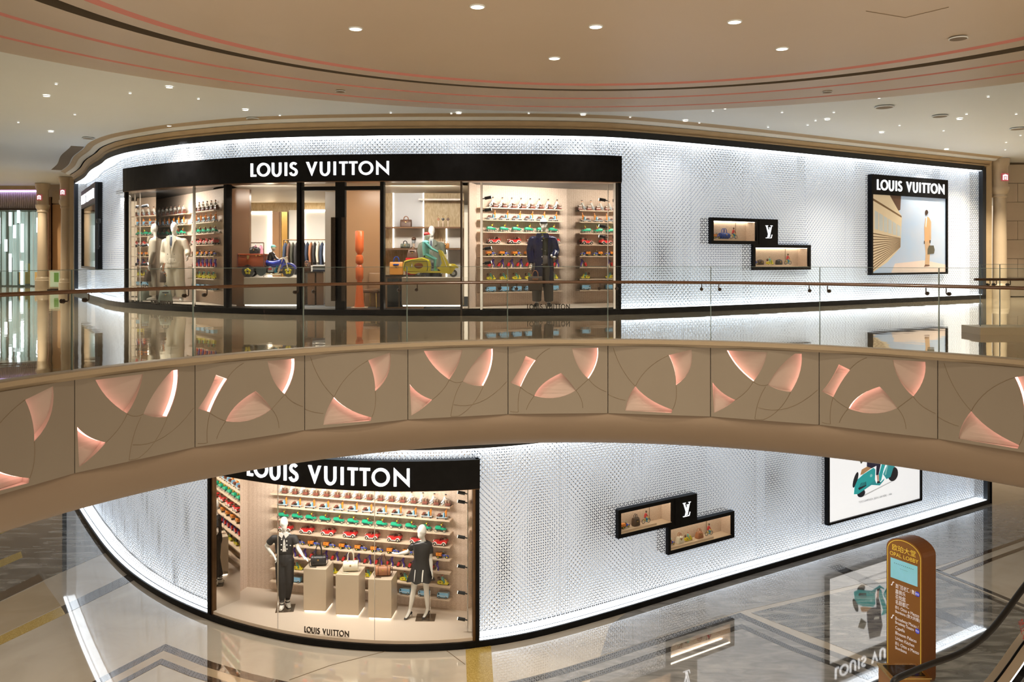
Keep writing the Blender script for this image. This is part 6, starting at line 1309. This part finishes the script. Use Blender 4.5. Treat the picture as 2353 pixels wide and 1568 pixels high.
L_, R_ = stroke(archp(.03), .010, True); n = len(L_); g = MB().add([(p.x, -.009, p.y) for p in L_]+[(p.x, -.009, p.y) for p in R_], [(i, (i+1) % n, n+(i+1) % n, n+i) for i in range(n)]); g.build('gold_outline', 'gold_line', kz, False)
MB().b2((wK*.13, -.012, 1.78), (wK*.87, -.005, 2.12)).build('screen', mat('kiosk_screen', (.16, .42, .42), .2, emit=.55, ecol=(.18, .45, .48), noise=(1.5, .7, (.30, .50, .85))), kz, False)
MB().b2((.06, .05, 0), (wK-.06, dK-.05, .10)).build('kiosk_base', 'dark_bronze', kz, False)
def text(body, x, z, size, m, align='LEFT', sx=1.0, y=-.010, parent=None, name='lettering', mw=None):
    cu = bpy.data.curves.new('t', 'FONT'); cu.body = body; cu.size = size; cu.align_x = align; cu.resolution_u = 3;  t = bpy.data.objects.new('t', cu); COL.objects.link(t)
    me = bpy.data.meshes.new_from_object(t.evaluated_get(bpy.context.evaluated_depsgraph_get())); bpy.data.objects.remove(t)
    return link(name, me, m, parent, mw=mw if mw else Matrix.Translation((x, y, z)) @ Matrix.Rotation(PI/2, 4, 'X') @ Matrix.Diagonal((sx, 1, 1, 1)))
text('欧珀大堂', wK/2, 2.27, .115, 'gold_line', 'CENTER', 1.0, parent=kz); text('OPAL LOBBY', wK/2, 2.165, .095, 'gold_line', 'CENTER', .98, parent=kz)
text('• • • • • • • • • • •', wK/2, 2.03, .05, 'pr_ink', 'CENTER', 1.1, -.014, kz, 'screen_text'); text('• • • • • • • •', wK/2, 1.97, .03, 'pr_ink', 'CENTER', 1.0, -.014, kz, 'screen_text')
mat('text_white', (.85, .84, .86), .4, emit=.35)
for body, z, s_ in (('澳门百老汇 / 舞台', 1.63, .085), ('嘉佩乐', 1.535, .085), ('花悦庭', 1.445, .085), ('名厨都汇', 1.355, .085), ('8½ Otto e Mezzo', 1.27, .078), ('Bombana (意大利餐)', 1.20, .068), ('Broadway Macau /', 1.08, .075), ('Broadway Theatre', 1.01, .075), ('Capella', .92, .078), ('Blossom Palaces', .83, .078), ('Urban Kitchen', .74, .078), ('8½ Otto e Mezzo', .65, .078), ('Bombana', .575, .075)):
    text(body, wK*.26, z, s_, 'text_white', 'LEFT', .62 if '舞台' in body or 'Theatre' in body else .78, parent=kz)
for z in (1.645, 1.025):
    b_ = MB().prism(rr(wK*.815, wK*.925, z-.03, z+.05, .03, .03, 4), -.012, -.007).build('badge', mat('badge_blue', (.04, .05, .55), .3, emit=.3), kz, False); text('吧台', wK*.822, z-.005, .045, 'text_white', 'LEFT', .75, -.016, kz)
for z in (1.64, 1.07):
    a_ = MB().prism([(wK*.14, z), (wK*.17, z), (wK*.20, z+.06), (wK*.225, z+.06), (wK*.225, z+.075), (wK*.19, z+.075), (wK*.16, z+.018), (wK*.14, z+.018)], -.012, -.007).build('escalator_symbol', 'text_white', kz, False)
ba = empty('brochure_tray', (X(2080, 13.5), 13.5, ZL), 0, 'low bronze and black tray box at the kiosk foot', 'tray'); MB().b2((-.32, -.2, 0), (.30, .25, .62)).build('tray_body', 'kiosk', ba, False); MB().b2((-.34, -.22, .62), (.32, .27, .645)).build('tray_rim', 'brass', ba, False); MB().b2((-.27, -.15, .645), (.25, .2, .652)).build('tray_panel', 'black_gloss', ba, False)
# ================================================================ ESCALATOR
pts = [(5.78, 12.60, -5.32), (5.70, 12.56, -5.22), (5.74, 12.57, -5.12), (6.0, 12.66, -5.06), (6.38, 12.80, -5.0), (6.75, 12.92, -4.95), (7.06, 13.03, -4.88), (7.34, 13.12, -4.76), (7.6, 13.22, -4.60), (7.9, 13.36, -4.38), (8.26, 13.55, -4.12), (9.0, 13.94, -3.64), (10.2, 14.55, -2.86)]
es = empty('escalator', (6.4, 12.8, ZL), 0, 'escalator end with black handrail and glass side by the kiosk', 'escalator'); ei = Matrix.Translation((-6.4, -12.8, -ZL))
P3 = []
for i in range(len(pts)-1):
    p0, p1, p2, p3 = [Vector(pts[min(max(i+d, 0), len(pts)-1)]) for d in (-1, 0, 1, 2)]
    for k_ in range(5): t = k_/5; P3.append(.5*((2*p1)+(p2-p0)*t+(2*p0-5*p1+4*p2-p3)*t*t+(3*p1-p0-3*p2+p3)*t**3))
P3.append(Vector(pts[-1]))
MB().tube(P3, [(.052, .036)]*len(P3), 10).build('handrail', 'rubber', es, True, ei)
gp = [p for p in P3 if p.x > 5.9]; dn = V3(.37, -.93, 0); B = MB(); n = len(gp); base = [Vector((p.x, p.y, max(p.z-.90, ZL+.22))) for p in gp]
B.add([p for p in gp]+base, [(i, i+1, n+i+1, n+i) for i in range(n-1)]); B.build('glass_side', 'glass_rail', es, True, ei)
MB().tube(base, [(.02, .03)]*n, 8).build('base_profile', 'black', es, True, ei)
def ribbon(nm, m, o0, z0, o1, z1):
    b_ = MB().add([p+dn*o0+V3(0, 0, z0) for p in base]+[p+dn*o1+V3(0, 0, z1) for p in base], [(i, i+1, n+i+1, n+i) for i in range(n-1)]); b_.build(nm, m, es, True, ei)
ribbon('outer_deck', 'stone_beige', -.16, -.02, -.02, .01); ribbon('outer_skirt', 'stone_beige', -.16, -.4, -.16, -.02); ribbon('inner_deck', 'stone_wall', .02, .01, .16, -.02); ribbon('light_line', 'led_white', .16, -.02, .175, -.03); ribbon('inner_skirt', 'chrome', .175, -.03, .18, -.22)
for i in range(0, n-1, 3): 
    p = base[i]+V3(0, 0, -.24); q = base[min(i+3, n-1)]+V3(0, 0, -.24)
    MB().hprism([tuple((p+dn*.18).xy), tuple((q+dn*.18).xy), tuple((q+dn*1.1).xy), tuple((p+dn*1.1).xy)], p.z-.3, p.z).build('step', 'rubber', es, False, ei)
mat('red_text', (.6, .05, .03), .5); q_ = Vector(((2335-CX)*13.4/F, 13.4, 0)); text('禁止攀爬', 0, 0, .13, 'red_text', parent=es, name='warning_text', mw=ei @ Matrix.Translation((X(2338, 13.46), 13.44, -4.62)) @ Matrix.Rotation(math.atan2(.6, 1.4), 4, 'Z') @ Matrix.Rotation(PI/2, 4, 'X') @ Matrix.Rotation(-1.2, 4, 'Z'))
# ================================================================ INSIDE THE SHOP
totem = empty('totem_sculpture', (X(826, 19.4), 19.4, .015), 0, 'orange turned wooden totem sculpture by the shop entrance', 'sculpture')
lathe(MB(), (0, 0, 0), [(.04, .115), (.05, .12), (.12, .105), (.40, .085), (.60, .065), (.66, .06), (.70, .09), (.95, .09), (.99, .06), (1.02, .045), (1.06, .085), (1.14, .09), (1.22, .08), (1.25, .045), (1.28, .06), (1.34, .095), (1.46, .10), (1.78, .10), (1.80, .085)], 28).build('turned_body', 'totem_orange', totem); MB().b2((-.17, -.17, 0), (.17, .17, .04)).build('base', 'shelf_beige', totem, False)
ch = empty('lounge_chair', (X(858, 19.92), 19.90, .015), -.3, 'dark lounge chair half hidden behind the entrance frame', 'chair'); MB().rbox((0, 0, .40), (.42, .42, .10), .04).build('seat', 'brown_panel', ch); MB().rbox((0, .19, .62), (.42, .07, .40), .03).build('backrest', 'tan_panel', ch)
for x in (-.17, .17):
    for y in (-.17, .17): MB().cyl((x, y, 0), (x*.9, y*.9, .36), .014, n=8).build('leg', 'brass', ch)
def garment(loc, m, label, rz=0, L=.75, w=.46, coat=False, m2=None):
    o = empty('hanging_garment', loc, rz, label, 'garment', 'clothes on the shop rails'); h = MB(); z = -.12
    h.tube([(0, 0, -L), (0, 0, -L*.5), (0, 0, z-.10), (0, 0, z), (0, 0, z+.04)], [(w*.46, .032), (w*.42, .034), (w*.44, .034), (w*.30, .03), (w*.10, .02)], 14); h.build('garment_body', m, o)
    for s_ in (-1, 1): MB().tube([(s_*w*.36, 0, z-.05), (s_*w*.50, .0, z-.3), (s_*w*.50, -.02, -L*.88)], [.034, .034, .03], 8).build('sleeve', m2 or m, o)
    MB().tube([(-w*.3, 0, z-.02), (0, 0, z+.06), (w*.3, 0, z-.02)], .008, 6).build('hanger', 'dark_bronze', o); MB().tube([(0, 0, z+.06), (0, 0, -.02), (.02, 0, .0)], .004, 6).build('hook', 'chrome', o)
    return o
def rack(x0, x1, Y, z, items, label):
    o = empty('clothes_rail', ((x0+x1)/2, Y, .015), 0, label, 'clothes rail'); h = (x1-x0)/2; MB().tube([(-h, 0, z-.015), (h, 0, z-.015)], .014, 8).build('bar', 'bronze', o)
    for s_ in (-h, h): MB().cyl((s_, 0, 0), (s_, 0, z-.015), .012, n=8).build('upright', 'bronze', o)
    k = len(items)
    for i, (m, lab, m2) in enumerate(items): garment((x0+(x1-x0)*(i+.5)/k, Y, z+.0), m, lab, PI/2, .95 if 'coat' in lab else .72, .44, m2=m2)
rack(X(556, 24), X(606, 24), 24.0, 1.62, [('white_cloth', 'white shirt at the end of the rail behind the orange trunk', None), ('toy_grey', 'pale grey shirt on the rail behind the orange trunk', None), ('pink_cloth', 'pink shirt on the rail behind the orange trunk', None), ('pink_cloth', 'pink jacket on the rail behind the orange trunk', 'black_cloth')], 'bronze clothes rail of pale shirts behind the motorcycle statue')
rack(X(652, 23), X(686, 23), 23.0, 1.68, [('denim', 'dark blue coat beside the motorcycle handlebar', None), ('leather_brown', 'brown coat beside the dark blue coat', None), ('olive_cloth', 'olive coat on the rail left of the entrance', None), ('black_cloth', 'black coat nearest the entrance frame', None)], 'bronze clothes rail of dark coats beside the entrance')
rack(X(694, 23.6), X(770, 23.6), 23.6, 1.70, [('denim', 'navy denim jacket inside the entrance', None), ('denim', 'blue jacket beside the denim jacket', None), ('leather_tan', 'tan jacket inside the entrance', None), ('black_cloth', 'black jacket inside the entrance', None), ('cream_cloth', 'cream jacket inside the entrance', None), ('denim', 'ink blue coat inside the entrance', None), ('white_cloth', 'white shirt inside the entrance', None), ('grey_cloth', 'grey coat beside the stone pier', None), ('toy_grey', 'pale grey coat beside the stone pier', None)], 'bronze clothes rail of jackets inside the entrance')
tb = empty('display_table', (X(722, 21.3), 21.3, .015), 0, 'brown display table inside the entrance', 'table'); MB().b2((-.36, -.3, .80), (.30, .3, .83)).build('table_top', 'dark_bronze', tb, False)
for x in (-.25, 0, .22): MB().b2((x-.10, -.28, 0), (x+.08, .28, .80)).build('table_panel', 'brown_panel', tb, False)
for i, m in enumerate(('denim', 'toy_grey', 'black_cloth', 'white_cloth')):
    f = MB().rbox((X(735, 21.3), 21.25, .865+i*.042), (.30, .26, .04), .015).build('folded_shirt', m); tag(f, '%s folded shirt from the bottom of the pile on the display table' % ORD[i], 'garment', 'folded shirts')
bag((X(705, 21.2), 21.2, .845), .20, .24, .12, 'leather_brown', 'leather_tan', 'brown bag with yellow rim on the display table', 0, .03, 'bucket')
# ================================================================ CEILING FITTINGS
def downlight(px, py, z, r, label, group, on_=True):
    p = UP(px, py, z); o = empty('downlight', (p.x, p.y, z), 0, label, 'ceiling light', group)
    MB().tube([(r*1.25*math.cos(a), r*1.25*math.sin(a), -.004) for a in [2*PI*k/18 for k in range(18)]], r*.18, 5, closed=True).build('trim_ring', 'ceiling_outer', o)
    MB().cyl((0, 0, -.012), (0, 0, -.002), r*1.15, n=16).build('lens', ('downlight_lens' if r > .02 else 'spot_lens') if on_ else 'charcoal', o)
    return p
mat('spot_lens', (1, .97, .9), .4, emit=1.6, ecol=(1, .96, .88)); mat('downlight_lens', (1, .95, .85), .4, emit=3.5, ecol=(1, .90, .74))
Pd = [downlight(x, y, 3.66, .055, 'round downlight in the tan drum ceiling, %s' % d, 'drum downlights') for x, y, d in ((1097, 14, 'at the top edge of the view'), (817, 65, 'alone at the far left'), (1369, 60, 'above the lone low one'), (1688, 49, 'second from the right'), (1797, 111, 'farthest right'), (1274, 133, 'lowest of all'))]
big = [(107, 220), (117, 302), (389, 200), (564, 252), (390, 289), (1054, 259.5), (1340, 263), (1575, 277), (1901, 274), (2205, 273), (2026, 304), (2175, 343)]
sm = [(129, 193), (299, 214), (456, 227), (172, 263), (42, 281), (643, 265), (1037, 260.5), (898, 259), (1215, 260), (1666, 249.5), (1638, 255), (1797, 258), (1916, 258), (2020, 225), (2271, 222), (2221, 262), (2335, 262), (1856, 287), (2067, 288), (1874, 277), (1448, 269), (1607, 282), (1765, 292), (2168, 300), (2345, 311), (2310, 344), (2312, 327), (2095, 354)]
for i, (x, y) in enumerate(big): downlight(x, y, 4.088, .045, '%s large downlight from the left in the pale outer ceiling' % ORD[i], 'outer ceiling downlights')
sm.sort()
names = ['%s tiny downlight from the left in the pale outer ceiling, left of the drum center' % ORD[i] for i in range(8)]+['%s tiny downlight from the right in the pale outer ceiling' % ORD[i] for i in range(18)]+['%s tiny downlight in the pale ceiling near the middle of the view' % ORD[i] for i in range(8)]
lefts = [s_ for s_ in sm if s_[0] < 1176]; rights = sorted([s_ for s_ in sm if s_[0] >= 1176], reverse=True)
for i, (x, y) in enumerate(lefts): downlight(x, y, 4.088, .017, '%s tiny ceiling spot from the left over the left gallery' % ORD[i], 'tiny ceiling spots')
for i, (x, y) in enumerate(rights): downlight(x, y, 4.088, .017, '%s tiny ceiling spot from the right over the right gallery' % (ORD[i] if i < 18 else ('next to last', 'last')[i-18]), 'tiny ceiling spots')
def grille(px, py, z, r, lab, cat='speaker'):
    p = UP(px, py, z); o = empty('ceiling_speaker', (p.x, p.y, z), 0, lab, cat, 'round ceiling fittings'); MB().cyl((0, 0, -.02), (0, 0, -.002), r, n=20).build('grille', 'groove', o); MB().tube([(r*1.02*math.cos(a), r*1.02*math.sin(a), -.012) for a in [2*PI*k/20 for k in range(20)]], r*.09, 5, closed=True).build('rim', 'ceiling_outer', o)
for x, y, z, r, d in ((2202, 86, 3.655, .09, 'on the tan drum near its right edge'), (782, 208.5, 3.87, .07, 'on the tan ring left of center'), (1484, 236, 3.92, .07, 'on the tan ring above the perforated wall'), (1901, 210, 3.87, .07, 'on the tan ring at the right'), (2032, 245, 4.09, .16, 'in the pale ceiling over the poster'), (2160, 266, 4.09, .14, 'in the pale ceiling, second toward the right corner'), (2340, 295, 4.09, .16, 'in the pale ceiling at the right edge'), (582, 272, 4.09, .13, 'in the pale ceiling over the left windows'), (203, 317, 4.09, .13, 'in the pale ceiling above the curved end')): grille(x, y, z, r, 'round dark ceiling grille '+d)
# ================================================================ LAMPS
def downspot(p, power, ang=1.9, col=(1, .84, .64), size=.06): lamp('downlight_lamp', 'SPOT', (p[0], p[1], p[2]-.03), power, col, size, (0, 0, 0), spot=ang, blend=.8)
for p in Pd: downspot(p, 260)
for i, (x, y) in enumerate(big): downspot(UP(x, y, 4.088), 60 if 500 < x < 1950 else 400, col=(1, .93, .83))
# downlights under the gallery (over the lower lobby, hidden behind the balcony fascia)
for i, (x, y) in enumerate(((-9, 13), (-6.5, 13.6), (-3.4, 13.9), (-.5, 14.2), (2.2, 14.6), (5.2, 15.6), (8, 17.0), (10.5, 18.8), (-11.5, 17))):
    o = empty('downlight', (x, y, -1.62), 0, '%s downlight from the left in the ceiling under the gallery' % ORD[i], 'ceiling light', 'lower lobby downlights'); MB().cyl((0, 0, -.012), (0, 0, -.001), .06, n=16).build('lens', 'downlight_lens', o); downspot(Vector((x, y, -1.62)), 120, 2.0)
for i, (x, y) in enumerate(((X(30, 31), 31.5), (X(105, 29), 30.2), (X(150, 27.5), 28.4), (X(-60, 28), 28), (X(2310, 22.5), 22.8), (X(2420, 22), 22.5))): downspot(Vector((x, y, 4.088)), 500)  # added lamps without fixtures, brightening both ends of the gallery
# shop window lamps
def winlamp(c, sx, sy, rz, power, col=(1, .91, .80), tilt=0): lamp('window_lamp', 'AREA', c, power, col, sx, (tilt, 0, rz), sizey=sy)
aL = math.atan2((LB1-LB0).y, (LB1-LB0).x); m_ = (LB0+LB1)/2
winlamp((m_.x-.25, m_.y-1.05, ZL+2.98), 3.8, .35, aL, 135, tilt=.55)
aU = math.atan2((UB1-UB0).y, (UB1-UB0).x); m_ = (UB0+UB1)/2
winlamp((m_.x+.45, m_.y-1.0, 2.77), 2.0, .3, aU, 95, tilt=.5)
aU = math.atan2((UL1-UL0).y, (UL1-UL0).x); m_ = (UL0+UL1)/2
winlamp((m_.x-.75, m_.y-.75, 2.77), 3.0, .3, aU, 150, tilt=.4); winlamp((-8.7, 20.2, 2.77), .9, .3, aU, 45, tilt=.2)
winlamp((X(622, 19), 18.6, 2.77), 1.2, .3, 0, 45, tilt=.5); winlamp((X(970, 18.5), 18.6, 2.77), 1.5, .4, 0, 75, tilt=.6); winlamp((X(735, 22), 22.0, 2.77), 2.6, 1.4, 0, 110); winlamp((X(615, 23), 22.4, 2.77), 1.6, 1.2, 0, 60); winlamp((X(830, 18.9), 18.8, 2.77), .8, .3, 0, 22, tilt=.5)
drop_protos()
